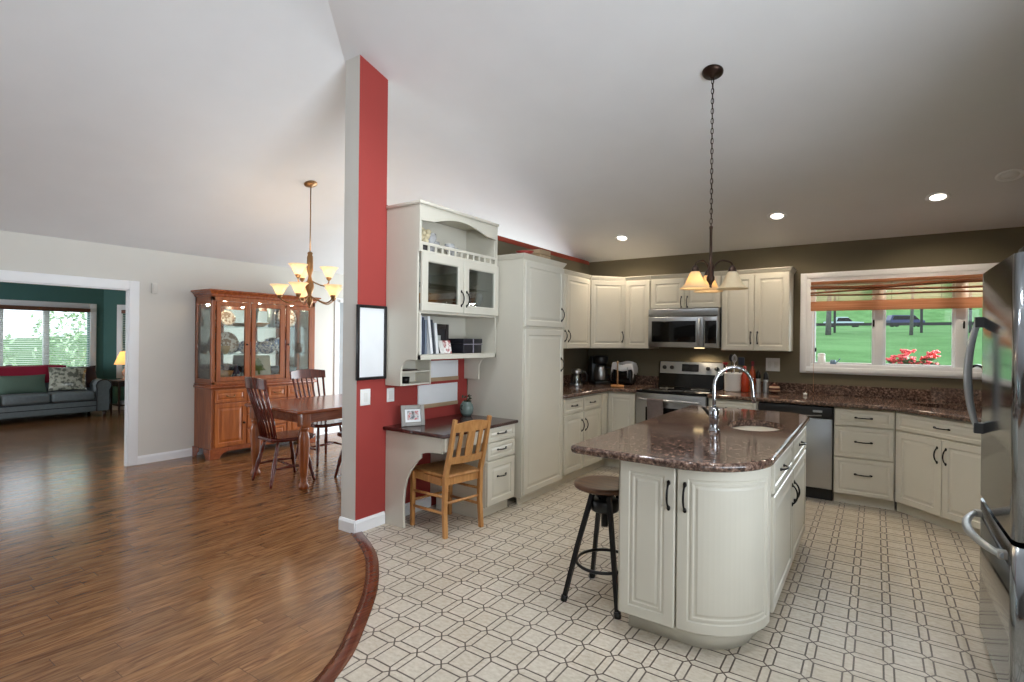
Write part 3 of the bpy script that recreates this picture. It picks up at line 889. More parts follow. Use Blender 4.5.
ID = [(0, .004), (.004, 0), (.048, 0), (.053, .005), (.060, .005), (.064, .001), (.072, .001), (.076, .004), (.082, .004), (.092, .0), (.2, .0)]
# flat door on the near end
b = MB().panel(IX0 + .012, -.772, .104, .862, IY0 - .02, ID).xf(g)
d = b.build('door', 'cream', t)
handle(d, -.80 + .74, .725, True, .12, IY0 - .02 - 3.45)
# door bent round the corner: s runs along the arc
def bend(x, y, z):
    s = x; r = CR - y + .0 - .02 + .018
    flat = .012
    if s < flat: return (CX - flat + s, CY - r, z)
    a = (s - flat) / CR
    return (CX + r * math.sin(a), CY - r * math.cos(a), z)
LB = .012 + CR * PI / 2 - .006
b = MB().panel(-.01, LB, .104, .862, -.02, ID, .02, 22, bend); b.xf(g)
for i in range(len(b.sm)): b.sm[i] = False
d = b.build('curved_door', 'cream', t)
handle(d, CX - .722 + .74 + .0 + .722 - .02 + .035, .725, True, .12, CY - CR - .018 - 3.45)
# long side facing the fridge: two drawers over two doors
side = g @ Matrix.Translation((IX1, CY + .05, 0)) @ Matrix.Rotation(R(90), 4, 'Z')
def sfn(x, y, z):
    return tuple(side @ Vector((x, y, z)))
for x0, x1 in ((.03, .735), (.755, 1.46)):
    b = MB().panel(x0, x1, .700, .855, -.02, DRAW); b.xf(side); d = b.build('drawer', 'cream', t)
    handle(d, (x0 + x1) / 2 - .1 * (x0 < .5), .785, False, fn=sfn)
    b = MB().panel(x0, x1, .110, .685, -.02, DOOR); b.xf(side); d = b.build('door', 'cream', t)
    handle(d, .70 if x0 < .5 else .79, .54, True, fn=sfn)
# granite top
TXL, TXR, TYN, TYF = -1.295, -.390, 2.385, 4.575
out = arc(TXL + .05, TYN + .05, .05, 180, 270, 4) + arc(-.735, 2.74, .35, -90, 0, 14, .37) + arc(TXR - .22, TYF - .22, .22, 0, 90, 8) + arc(TXL + .06, TYF - .10, .06, 90, 180, 5)
wt = thing('island_worktop', 'rounded brown granite worktop of the kitchen island', 'worktop', (-.86, 3.45, .875))
g2 = Matrix.Translation((.86, -3.45, -.875))
IS = (-.635, 3.70)
ih = [(IS[0] + .165 * math.cos(2 * PI * i / 32), IS[1] + .25 * math.sin(2 * PI * i / 32)) for i in range(32)]
MB().slab(out, .876, .916, [ih[::-1]], .015).xf(g2).build('slab', 'granite', wt)
t = thing('island_sink', 'small oval stainless prep sink in the island top', 'sink', (IS[0], IS[1], .70))
MB().lathe([(1.06, .174), (.985, .174), (.96, .15), (.90, .03), (.80, .0), (.1, -.004), (0, -.004)], (0, 0, 0), 32, True, .165, .25).build('bowl', 'sinksteel', t)
MB().lathe([(0, .0), (.03, .001), (.036, 0), (.036, -.003)], (0, 0, .001), 16).build('drain', 'chrome', t)
def faucet(name, label, x, y, ang, mat, h=.385, rad=.115, lever=True, drop=.10, z=.916):
    t = thing(name, label, 'faucet', (x, y, z), ang)
    MB().lathe([(0, 0), (.034, 0), (.034, .006), (.026, .014), (.024, .05), (.029, .06), (.030, .12), (.024, .135), (.016, .145), (0, .145)], (0, 0, 0), 20).build('body', mat, t)
    zc = h - rad
    pts = [(0, 0, .14), (0, 0, zc * .7)] + [(rad - rad * math.cos(R(a)), 0, zc + rad * math.sin(R(a))) for a in range(0, 181, 15)] + [(2 * rad + .006, 0, zc - drop * .6), (2 * rad + .01, 0, zc - drop)]
    rr = [.0105] * (len(pts) - 2) + [.0125, .014]
    MB().tube(pts, rr, 10).build('spout', mat, t)
    if lever:
        MB().tube([(0, .02, .09), (-.01, .05, .095), (-.02, .10, .12), (-.025, .12, .125)], [.016, .014, .010, .008], 8).build('lever', 'blackmetal', t)
    return t
faucet('island_faucet', 'chrome gooseneck faucet standing on the island top', -.80, 3.31, R(35), 'chrome')
faucet('sink_faucet', 'dark gooseneck faucet at the corner sink beside the fridge', .775, 6.0, R(-135), 'blackmetal', .36, .10)

# ================================================================ FRIDGE
t = thing('refrigerator', 'tall stainless refrigerator with bottom freezer at the right edge', 'refrigerator', (.43, 3.50, 0), R(-90))
FW = .79
MB().rbox(.004, FW - .004, .085, .75, .03, 1.775, .006).build('case', plain('dark_grey_fridge_case', S(58, 60, 64), .45), t)
MB().box(.02, FW - .02, .03, .10, .0, .06).build('base_grille', 'black', t)
def bulged(z0, z1, name):
    b = MB(); n = 24; m = 1
    prof = []
    for i in range(n + 1):
        x = .0 + FW * i / n; k = abs(2 * i / n - 1)
        prof.append((x, -.002 + .003 * k * k + (.012 if i in (0, n) else 0)))
    poly = [(x, y) for x, y in prof] + [(FW, .078), (0, .078)]
    b.prism(poly, z0, z1, 'z', True)
    for i in range(len(b.sm) - 2, len(b.sm)): pass
    return b.build(name, 'fridge', t)
d = bulged(.712, 1.80, 'door')
f = bulged(.062, .690, 'freezer_drawer')
def bow(parent, a, b_, out, vert=True, n=16):
    m = MB(); pts = []
    for i in range(n + 1):
        s = a[2] + (b_[2] - a[2]) * i / n
        pts.append((a[0] + (b_[0] - a[0]) * i / n, -.012 - out * math.sin(PI * i / n) ** .75, s))
    m.tube(pts, [.012 + .006 * math.sin(PI * i / n) for i in range(n + 1)], 8)
    o = m.build('handle', 'handle_grey', parent)
    for q in (a, b_):
        c = MB()
        if vert: c.prism([(q[0] - .018, -.034), (q[0] + .018, -.034), (q[0] + .022, .012), (q[0] - .022, .012)], q[2] - .05 * (1 if q is b_ else 0) - .0, q[2] + .05 * (1 if q is a else 0) + .0)
        else: c.rbox(q[0] - .035 * (q is b_), q[0] + .035 * (q is a), -.03, .012, q[2] - .016, q[2] + .016, .005)
        c.build('handle_bracket', 'frame_grey' if not vert else plain('dark_bracket', S(74, 76, 80), .35, .6), o)
bow(d, (.085, 0, 1.02), (.085, 0, 1.585), .046)
bow(f, (.05, 0, .625), (.70, 0, .625), .072, False)
MB().rbox(.70, FW, .02, .16, 1.801, 1.822, .006).build('hinge_cover', 'black', t)
MB().rbox(.0, .10, .02, .12, 1.801, 1.815, .006).build('hinge_cover', 'black', t)

# ================================================================ BAR STOOL
t = thing('bar_stool', 'black metal stool with round dark wooden seat beside the island', 'stool', (-1.262, 2.775, 0))
MB().lathe([(0, .618), (.16, .618), (.172, .622), (.176, .632), (.172, .643), (.15, .646), (0, .643)], (0, 0, 0), 36).build('seat', 'walnut', t)
MB().lathe([(0, .40), (.020, .40), (.020, .56), (.05, .57), (.06, .60), (.10, .605), (.10, .617), (0, .617)], (0, 0, 0), 16).build('screw_post', 'black', t)
b = MB().lathe([(.035, .49), (.075, .49), (.082, .50), (.082, .545), (.075, .555), (.035, .555)], (0, 0, 0), 20); b.build('collar', 'black', t)
for sx, sy in ((-1, -1), (1, -1), (-1, 1), (1, 1)):
    lg = MB().tube([(sx * .052, sy * .056, .585), (sx * .108, sy * .122, .30), (sx * .158, sy * .176, .018)], [.017, .016, .015], 4).build('leg', 'black', t)
    MB().tube([(sx * .156, sy * .174, .03), (sx * .161, sy * .18, .0)], .019, 8).build('foot', 'black', lg)
MB().tube([(.152 * math.cos(2 * PI * i / 32), .168 * math.sin(2 * PI * i / 32), .20) for i in range(32)], .009, 8, True).build('foot_ring', 'black', t)

# ================================================================ DESK, HUTCH, CHAIR
t = thing('desk', 'built-in cream desk with dark stone top and three drawers below the hutch', 'desk', (-2.56, 3.3, 0))
g = Matrix.Translation((2.56, -3.3, 0))
MB().slab([(-3.172, 2.83), (-2.53, 2.83), (-2.53, 3.775), (-3.172, 3.775)], .736, .764, rnd=.008).xf(g).build('desktop', 'desk_granite', t)
crv = [(-3.172, 0), (-2.965, 0), (-2.972, .10), (-2.972, .20), (-2.962, .30), (-2.94, .375), (-2.905, .44), (-2.862, .495), (-2.825, .535), (-2.795, .558), (-2.793, .592), (-2.74, .606), (-2.66, .616), (-2.575, .618), (-2.575, .735), (-3.172, .735)]
MB().prism(crv, 2.862, 2.884, 'y').xf(g).build('side_panel', 'cream', t, .002)
MB().box(-2.572, -2.552, 2.862, 3.372, .635, .735).xf(g).build('apron', 'cream', t, .002)
MB().box(-3.17, -2.572, 3.372, 3.765, .095, .735).xf(g).build('pedestal', 'cream', t)
MB().box(-3.10, -2.63, 3.372, 3.765, 0, .094).xf(g).build('toe_kick', 'cream', t)
for z0, z1, hz in ((.618, .732, .682), (.474, .610, .55), (.104, .462, .33)):
    pr = DRAW if z1 - z0 < .2 else DOOR
    b = MB().panel(.004, .386, z0, z1, -.02, pr)
    mt = g @ Matrix.Translation((-2.572, 3.374, 0)) @ Matrix.Rotation(R(90), 4, 'Z')
    b.xf(mt); d = b.build('drawer', 'cream', t)
    handle(d, .195, hz, False, fn=lambda x, y, z: tuple(mt @ Vector((x, y, z))))

HW, HD = .984, .340
t = thing('desk_hutch', 'cream wall hutch with arched top, two glass doors and open shelf above the desk', 'hutch', (-2.83, 2.848, .008), R(90))
sp = [(0, 2.455), (0, 1.285), (.085, 1.285), (.12, 1.272), (.148, 1.25), (.165, 1.215), (.17, 1.18), (.17, 1.078), (HD, 1.078), (HD, 2.455)]
for x in (0, HW - .02): MB().prism(sp, x, x + .02, 'x').build('side_panel', 'cream', t, .002)
for z0, z1 in ((1.286, 1.324), (1.638, 1.660), (2.092, 2.112)):
    MB().box(.021, HW - .021, .0, HD - .012, z0, z1).build('shelf', 'cream', t, .002)
MB().box(.021, HW - .021, .06, HD - .012, 1.875, 1.881).build('glass_shelf', 'glass', t)
MB().box(.021, HW - .021, HD - .011, HD - .001, 1.286, 2.455).build('back_panel', 'cream_in', t)
MB().box(.008, .022, -.018, .0, 1.286, 1.64).box(HW - .022, HW - .008, -.018, 0, 1.286, 1.64).box(.008, HW - .008, -.018, 0, 1.286, 1.322).build('face_frame', 'cream', t)
av = [(0, 2.456), (0, 2.10), (.022, 2.10), (.022, 2.335), (.13, 2.343)] + [(.155 + .68 * i / 16, 2.343 + .062 * math.sin(PI * i / 16)) for i in range(17)] + [(.86, 2.343), (.97, 2.335), (.97, 2.10), (HW, 2.10), (HW, 2.456)]
MB().prism(av, -.018, .0, 'y').build('arched_valance', 'cream', t, .001)
MB().rbox(-.012, HW + .004, -.034, HD, 2.457, 2.482, .006).build('top_board', 'cream', t)
b = MB().box(.022, .97, -.016, -.002, 2.157, 2.178).box(.022, .97, -.016, -.002, 2.10, 2.116)
for i in range(13):
    x = .03 + .932 * i / 12
    b.box(x - .009, x + .009, -.014, -.004, 2.115, 2.158)
b.build('gallery_rail', 'cream', t)
GD = [(0, .004), (.004, 0), (.060, 0), (.066, .006), (.068, .006), (.5, .006)]
for x0, x1, hx in ((.012, .493, .462), (.499, .980, .530)):
    d = MB().panel(x0, x1, 1.655, 2.096, -.040, GD, .02, cut=.068).build('door', 'cream', t)
    MB().box(x0 + .06, x1 - .06, -.032, -.028, 1.715, 2.036).build('glass_pane', 'glass', d)
    handle(d, hx, 1.775, True, y=-.040)
# cubby below the shelf, left
b = MB().box(.021, .325, .17, HD - .002, 1.078, 1.092).box(.021, .325, .172, HD - .002, 1.178, 1.190).box(.318, .332, .165, HD - .002, 1.078, 1.285)
b.build('pigeonholes', 'cream', t, .001)
MB().box(.033, .318, HD - .010, HD - .001, 1.078, 1.285).build('pigeonhole_back', 'cream_in', t)

def on_hutch(name, mb, mat, label, cat, x, y, z, rz=0.0, group=None):
    """a thing standing in the hutch: built at its own base, then moved to hutch coordinates"""
    o = mb.build(name, mat)
    o.location = (-2.83 - y * .92, 2.848 + x, z + .008); o.rotation_euler = (0, 0, R(90) + rz)
    return tag(o, label, cat, group)
def book(w, d, h, tilt=0.0):
    b = MB()
    # cover with spine at -y, paper block inside
    b.box(0, w, -.0, .004, 0, h).box(0, .0025, 0, d, 0, h).box(w - .0025, w, 0, d, 0, h).box(.0025, w - .0025, .004, d - .004, .003, h - .003)
    if tilt: b.xf(Matrix.Rotation(tilt, 4, 'Y'))
    return b
bk = [('binder', .050, .215, .30, 0, S(232, 234, 238), 'thick white binder upright at the left end of the hutch shelf', .030),
      ('book', .022, .19, .285, 0, S(70, 76, 96), 'dark blue-grey booklet standing right of the white binder', .084),
      ('book', .026, .19, .265, 0, S(118, 128, 142), 'grey-blue paperback standing between booklet and leaning white book', .110),
      ('book', .030, .20, .295, -.14, S(236, 236, 238), 'tall white book leaning left on the hutch shelf', .180),
      ('book', .022, .19, .270, -.14, S(52, 56, 66), 'dark book leaning between the two white books', .213),
      ('book', .032, .19, .245, -.12, S(228, 230, 232), 'shorter white book leaning left, last of the row', .243)]
for nm, w, d, h, tl, col, lab, x in bk:
    m = book(w, d, h, tl)
    on_hutch(nm, m, plain('cover_' + nm, col, .5), lab, 'book', x, .03, 1.3245 + (w * math.sin(-tl) * 0 if tl < 0 else 0), 0, 'books on the hutch shelf')
f = thing('photo_frame', 'dark wooden photo frame standing at the back of the hutch shelf', 'picture frame', (-2.83 - .20, 2.848 + .46, 1.3325), R(90) + .1)
b = MB(); ring(b, -.125, .125, 0, .245, .04, -.012, .008, .003); b.build('frame', plain('very_dark_frame', S(34, 24, 24), .3), f)
MB().box(-.088, .088, -.002, .004, .038, .208).build('mat_board', plain('dark_mat', S(44, 42, 44), .6), f)
MB().box(-.075, .02, -.004, -.002, .05, .15).build('print', plain('pale_print', S(186, 190, 186), .6, var=.1, scale=30), f)
for i, (x, col, lab, rz) in enumerate(((.355, S(224, 222, 216), 'small white card leaning in front of the dark photo frame', .25), (.415, S(178, 92, 92), 'small red and white card beside the black box', -.2))):
    tt = NT('card_print')
    tt.set(color=tt.ramp(tt.noise(tt.obj(), 30, 2), [(.42, S(238, 236, 232)), (.55, col)]), rough=.5)
    b = MB().box(-.04, .04, 0, .002, 0, .11).xf(Matrix.Rotation(R(-14), 4, 'X')).xf(Matrix.Translation((0, 0, .0)))
    on_hutch('greeting_card', b, tt.m, lab, 'card', x + .03, .09, 1.325, rz)
bx = thing('keepsake_box', 'black box tied with a pale ribbon at the right of the hutch shelf', 'box', (-2.83 - .14, 2.848 + .735, 1.3325), R(90))
MB().rbox(-.125, .125, -.085, .085, 0, .085, .004).build('body', plain('black_box_card', S(28, 26, 34), .4), bx)
MB().rbox(-.13, .13, -.09, .09, .086, .125, .004).build('lid', plain('black_lid_card', S(30, 28, 36), .4), bx)
b = MB().box(-.131, .131, -.0915, -.0905, .074, .080).box(-.006, .006, -.0915, -.0905, .0, .126).box(-.006, .006, -.0915, .0915, .1255, .1265)
b.build('ribbon', plain('pale_ribbon', S(150, 146, 160), .4), bx)
# behind the glass doors
on_hutch('wine_bottle', MB().lathe([(0, 0), (.036, 0), (.037, .01), (.037, .10), (.030, .125), (.015, .145), (.0125, .195), (.015, .197), (.015, .206), (0, .208)], n=20), 'darkglass', 'dark wine bottle behind the right glass door of the hutch', 'bottle', .61, .15, 1.661 - .0, 0)
def goblet(): return MB().lathe([(0, 0), (.032, .0), (.032, .004), (.006, .012), (.005, .07), (.02, .085), (.036, .12), (.036, .16), (.031, .19), (.029, .19), (.034, .16), (.034, .12), (.018, .088), (0, .082)], n=20)
for i, (x, y, lab) in enumerate(((.72, .12, 'stemmed glass next to the wine bottle in the hutch'), (.80, .20, 'stemmed glass at the back right of the hutch cupboard'), (.87, .11, 'stemmed glass at the far right of the hutch cupboard'))):
    on_hutch('wine_glass', goblet(), 'crystal', lab, 'glass', x, y, 1.6605, 0, 'glasses in the hutch')
on_hutch('wooden_bowl', MB().lathe([(0, 0), (.06, 0), (.10, .03), (.135, .085), (.13, .087), (.095, .036), (.055, .012), (0, .01)], n=28), 'oak', 'wooden bowl behind the left glass door of the hutch', 'bowl', .26, .19, 1.7165)
b = MB()
for i in range(5): b.lathe([(0, .0), (.07, 0), (.13, .014), (.13, .017), (.07, .004), (0, .004)], (0, 0, i * .011), 28)
on_hutch('plate_stack', b, 'white', 'stack of white plates under the wooden bowl in the hutch', 'plates', .26, .19, 1.6605)
# top niche
v = thing('flower_arrangement', 'cream dried flowers in a dark pot, top left niche of the hutch', 'flowers', (-2.83 - .10, 2.848 + .16, 2.1205))
MB().lathe([(0, 0), (.035, 0), (.05, .03), (.05, .06), (.04, .075), (.037, .075), (0, .06)], n=18).build('pot', plain('dark_pot', S(44, 36, 34), .4), v)
b = MB()
for i in range(26):
    a = random.uniform(0, 2 * PI); rr = random.uniform(0, .065); z = .09 + random.uniform(0, .10)
    s = len(b.v); b.ball((rr * math.cos(a), rr * math.sin(a), z), random.uniform(.018, .028), 8, 6)
b.build('blooms', plain('cream_blooms', S(216, 202, 168), .8, var=.2, scale=60), v)
def crystal(h, r): return MB().lathe([(0, 0), (r * .7, 0), (r * .75, .008), (r * .25, h * .2), (r * .3, h * .4), (r, h * .75), (r * .9, h), (r * .85, h), (r * .93, h * .75), (r * .22, h * .42), (0, h * .4)], n=18)
for x, y, h, r, lab in ((.25, .12, .17, .05, 'tall crystal vase beside the dried flowers in the hutch niche'), (.36, .20, .13, .06, 'wide crystal bowl behind the tall crystal vase'),
                        (.47, .11, .12, .045, 'crystal goblet in the middle of the hutch niche'), (.59, .18, .11, .05, 'crystal dish right of the middle of the hutch niche')):
    on_hutch('crystal_vase', crystal(h, r), 'crystal', lab, 'vase', x, y, 2.1125, 0, 'crystal in the hutch niche')
on_hutch('paper_notepad', MB().rbox(-.08, .08, -.05, .05, 0, .012, .002), 'darkwood', 'dark notepad lying in the upper pigeonhole under the hutch', 'notepad', .13, .27, 1.1905)
on_hutch('desk_tray', MB().lathe([(0, 0), (.03, 0), (.036, .05), (.034, .05), (.028, .004), (0, .004)], n=16), 'blackmetal', 'small black cup in the lower pigeonhole under the hutch', 'cup', .10, .24, 1.0925)

# ---- things on the red wall
def wall_plate(y0, y1, z0, z1, label, rockers):
    t = thing('light_switch', label, 'light switch', (XP, (y0 + y1) / 2, (z0 + z1) / 2))
    w, h = (y1 - y0) / 2, (z1 - z0) / 2
    MB().rbox(.0, .007, -w, w, -h, h, .003).build('plate', 'switch', t)
    for k in range(rockers):
        c = (k - (rockers - 1) / 2) * .046
        MB().rbox(.006, .011, c - .016, c + .016, -.033, .033, .002).build('rocker', 'white', t)
wall_plate(2.607, 2.702, .945, 1.068, 'white switch plate on the red pillar below the black frame', 1)
wall_plate(2.868, 2.945, .950, 1.060, 'white switch plate on the red wall under the hutch corner', 1)
f = thing('wall_frame', 'tall black frame holding a blank white sheet on the red pillar', 'picture frame', (XP, 2.705, 1.42))
b = MB(); q = .022
b.rbox(.0, .022, -.142, -.142 + q, -.283, .283, .004).rbox(.0, .022, .142 - q, .142, -.283, .283, .004).rbox(.0, .022, -.12, .12, -.283, -.283 + q, .004).rbox(.0, .022, -.12, .12, .283 - q, .283, .004)
b.build('frame', 'frame_black', f)
MB().box(.002, .010, -.121, .121, -.262, .262).build('sheet', 'paper', f)
for y0, y1, z0, z1, lab in ((3.215, 3.715, .858, 1.058, 'white board with tan ledge on the red wall above the desk'), (3.315, 3.72, 1.082, 1.262, 'smaller white board with tan ledge directly under the hutch shelf')):
    f = thing('white_board', lab, 'white board', (XP, (y0 + y1) / 2, z0))
    w = (y1 - y0) / 2; h = z1 - z0
    MB().rbox(.0, .010, -w, w, .03, h, .002).build('board', 'paper', f)
    MB().rbox(.0, .016, -w, w, 0, .034, .002).build('ledge', 'tan', f)
    MB().rbox(.0, .014, -w - .008, -w, 0, h, .002).build('edge_strip', 'trim', f)

# ---- things on the desk
f = thing('photo_frame', 'silver-grey photo frame standing on the near corner of the desk', 'picture frame', (-2.995, 2.985, .7645), R(90 - 28))
b = MB(); ring(b, -.095, .095, 0, .165, .032, -.010, .006, .003); b.xf(Matrix.Rotation(R(-12), 4, 'X')).build('frame', 'frame_grey', f)
tt = NT('family_photo_print')
tt.set(color=tt.ramp(tt.noise(tt.obj(), 22, 2), [(.36, S(70, 70, 80)), (.47, S(196, 190, 186)), (.56, S(186, 70, 72)), (.68, S(224, 214, 206))]), rough=.3)
MB().box(-.066, .066, -.002, .003, .030, .136).xf(Matrix.Rotation(R(-12), 4, 'X')).build('mat_board', 'paper', f)
MB().box(-.046, .046, -.004, -.002, .048, .118).xf(Matrix.Rotation(R(-12), 4, 'X')).build('photo', tt.m, f)
MB().tube([(0, .006, .11), (0, .065, .004)], .006, 4).build('easel_leg', 'frame_grey', f)
v = thing('ginger_jar', 'grey-green ceramic jar with a red flower sprig at the back of the desk', 'jar', (-3.035, 3.690, .7645))
MB().lathe([(0, 0), (.040, 0), (.058, .03), (.064, .065), (.056, .10), (.040, .118), (.040, .128), (.034, .128), (.034, .11), (0, .10)], n=22).build('body', plain('celadon_glaze', S(118, 134, 128), .2, var=.18, scale=18), v)
for s in (-1, 1):
    MB().tube([(0, s * .052, .10), (0, s * .075, .095), (0, s * .078, .07), (0, s * .062, .055)], .006, 6).build('handle', 'black', v)
b = MB()
for i in range(18):
    a = random.uniform(0, 2 * PI); q = random.uniform(.01, .04)
    c = Vector((q * math.cos(a), q * math.sin(a), .13 + random.uniform(0, .05)))
    d = Vector((random.uniform(-1, 1), random.uniform(-1, 1), random.uniform(0, 1))).normalized() * .02; e = d.orthogonal().normalized() * .009
    b.add([c - d, c + e, c + d, c - e], [(0, 1, 2, 3)])
b.build('leaves', plain('dark_leaves', S(52, 66, 44), .6, var=.2), v)
MB().ball((.01, -.01, .175), .012, 8, 6).ball((-.015, .01, .165), .010, 8, 6).build('flower', plain('red_petals', S(170, 48, 50), .6), v)

# ---- oak desk chair, its back to the room
t = thing('desk_chair', 'golden oak slat-back chair pulled up to the desk', 'chair', (-2.742, 3.105, 0), R(80))
for s in (-1, 1):
    MB().tube([(s * .175, -.205, 0), (s * .172, -.188, .22), (s * .170, -.195, .45), (s * .168, -.250, .66), (s * .168, -.297, .872)], [.0205, .022, .023, .021, .018], 4).build('rear_post', 'oak', t)
    MB().tube([(s * .185, .195, 0), (s * .185, .192, .20), (s * .185, .188, .425)], [.0185, .021, .023], 4).build('leg', 'oak', t)
    for z in (.155, .275):
        MB().tube([(s * .178, -.18, z + .02), (s * .184, .18, z)], .0105, 8).build('stretcher', 'oak', t)
MB().tube([(-.18, .188, .20), (.18, .188, .20)], .0105, 8).build('stretcher', 'oak', t)
MB().tube([(-.17, -.186, .245), (.17, -.186, .245)], .0105, 8).build('stretcher', 'oak', t)
MB().slab([(-.165, -.205), (.165, -.205), (.205, .215), (-.205, .215)], .428, .455, rnd=.01).build('seat', 'oak', t)
MB().box(-.165, .165, -.19, -.165, .375, .428).box(-.18, .18, .165, .187, .375, .428).box(-.186, -.166, -.165, .165, .375, .428).box(.166, .186, -.165, .165, .375, .428).build('seat_rail', 'oak', t)
def curved_rail(z0, z1, yb, yt, crest):
    b = MB()
    def P(u, v, off):
        x = -.16 + .32 * u; zt = z1 + crest * math.sin(PI * u)
        z = z0 + (zt - z0) * v
        y = yb + (yt - yb) * (z - z0) / (z1 - z0) - .022 * math.sin(PI * u) + off
        return (x, y, z)
    b.surf(lambda u, v: P(u, v, -.010), 12, 3).surf(lambda u, v: P(u, v, .010), 12, 3, flip=True)
    n = 13
    for v in (0, 1):
        for i in range(12):
            u0, u1 = i / 12, (i + 1) / 12
            b.add([P(u0, v, -.010), P(u1, v, -.010), P(u1, v, .010), P(u0, v, .010)], [(0, 1, 2, 3)])
    return b
curved_rail(.775, .835, -.268, -.285, .022).build('crest_rail', 'oak', t)
curved_rail(.535, .590, -.212, -.228, .0).build('lower_rail', 'oak', t)
for x, w in ((-.095, .017), (0, .034), (.095, .017)):
    yb = -.20 - .012 * math.cos(x * 8); 
    MB().add([(x - w, yb - .036, .585), (x + w, yb - .036, .585), (x + w, yb - .083, .785), (x - w, yb - .083, .785),
              (x - w, yb - .024, .585), (x + w, yb - .024, .585), (x + w, yb - .071, .785), (x - w, yb - .071, .785)],
             [(0, 1, 2, 3), (7, 6, 5, 4), (0, 4, 5, 1), (1, 5, 6, 2), (2, 6, 7, 3), (3, 7, 4, 0)]).build('back_slat', 'oak', t)

# ================================================================ SMALL KITCHEN THINGS
WZ = .9155
def lathe_thing(name, prof, mat, loc, label, cat, n=20, group=None):
    o = MB().lathe(prof, n=n).build(name, mat); o.location = loc
    return tag(o, label, cat, group)
k = thing('coffee_carafe', 'clear glass and steel kettle with a round handle beside the pantry', 'kettle', (-2.90, 5.545, WZ))
MB().lathe([(0, .0), (.070, 0), (.074, .01), (.070, .05), (.058, .16), (.055, .17), (.052, .16), (.064, .05), (.066, .012), (0, .008)], n=24).build('glass_body', 'glass', k)
MB().lathe([(.058, .15), (.060, .165), (.056, .195), (.03, .205), (0, .207)], n=24).lathe([(.0745, .0), (.0765, .004), (.0765, .03), (.074, .034)], n=24).build('steel_band', 'steel', k)
MB().lathe([(0, .03), (.030, .03), (.030, .155), (0, .155)], n=16).build('plunger', 'steel', k)
MB().tube([(.055 + .0, 0, .18), (.095, 0, .175), (.125, 0, .13), (.12, 0, .07), (.08, 0, .035)], .010, 8).xf(Matrix.Rotation(R(30), 4, 'Z')).build('handle', 'black', k)
k = thing('coffee_maker', 'black coffee maker with a steel front in the counter corner', 'coffee maker', (-2.865, 6.10, WZ), R(45))
MB().rbox(-.10, .10, -.13, .12, 0, .035, .008).build('base', 'black', k)
MB().rbox(-.10, .10, .02, .12, .03, .34, .015).build('tower', 'black', k)
MB().lathe([(0, 0), (.085, 0), (.092, .02), (.092, .085), (.08, .10), (0, .10)], (0, -.04, .25), 24).build('brew_head', 'black', k)
c = MB().lathe([(0, 0), (.068, 0), (.082, .03), (.082, .11), (.06, .16), (.056, .19), (.05, .19), (.055, .16), (.076, .11), (.076, .03), (0, .008)], (0, -.04, .037), 24).build('carafe', 'steel', k)
MB().tube([(.05, -.06, .21), (.115, -.09, .20), (.125, -.095, .12), (.08, -.07, .075)], .009, 8).build('carafe_handle', 'black', c)
k = thing('toaster_oven', 'black rounded appliance under a crumpled white cloth in the corner', 'appliance', (-2.575, 6.21, WZ), R(8))
MB().rbox(-.12, .12, -.11, .11, .012, .255, .03, 4).build('body', 'black', k)
MB().rbox(-.085, .085, -.115, -.109, .06, .19, .01).build('window', 'blackglass', k)
for x in (-.09, .09): MB().lathe([(0, 0), (.015, 0), (.013, .014), (0, .014)], (x, 0, 0), 10).build('foot', 'black', k)
MB().tube([(.07, -.115, .22), (.07, -.135, .21), (.07, -.135, .10), (.07, -.115, .09)], .007, 8).build('handle', 'handle_grey', k)
def cloth(u, v):
    x = -.17 + .34 * u; y = -.15 + .26 * v
    z = .262 + .012 * math.sin(9 * u + 3 * v) + .01 * math.sin(14 * v + 2 * u)
    ox = max(0, abs(x) - .12); oy = max(0, -y - .108)
    z -= ox * 2.4 + oy * 2.2
    x = max(-.135, min(.135 + .004 * math.sin(20 * v), x)) if True else x
    y = max(-.128 - .004 * math.sin(18 * u), y)
    return (x, y, z)
o = MB().surf(cloth, 26, 20).build('white_cloth', plain('white_cotton_cloth', S(232, 232, 232), .9)); o.location = (-2.575, 6.21, WZ); o.rotation_euler = (0, 0, R(8))
s = o.modifiers.new('thickness', 'SOLIDIFY'); s.thickness = .003; s.offset = 1
tag(o, 'crumpled white cloth draped over the black appliance', 'cloth')
k = thing('paper_towel_stand', 'light wooden paper towel stand with an empty upright rod', 'paper towel holder', (-2.475, 5.76, WZ))
MB().lathe([(0, 0), (.075, 0), (.078, .006), (.078, .018), (.07, .024), (0, .024)], n=24).build('base', 'oak', k)
MB().lathe([(0, .02), (.009, .02), (.009, .27), (.014, .28), (.014, .295), (0, .305)], n=12).build('rod', 'tan', k)
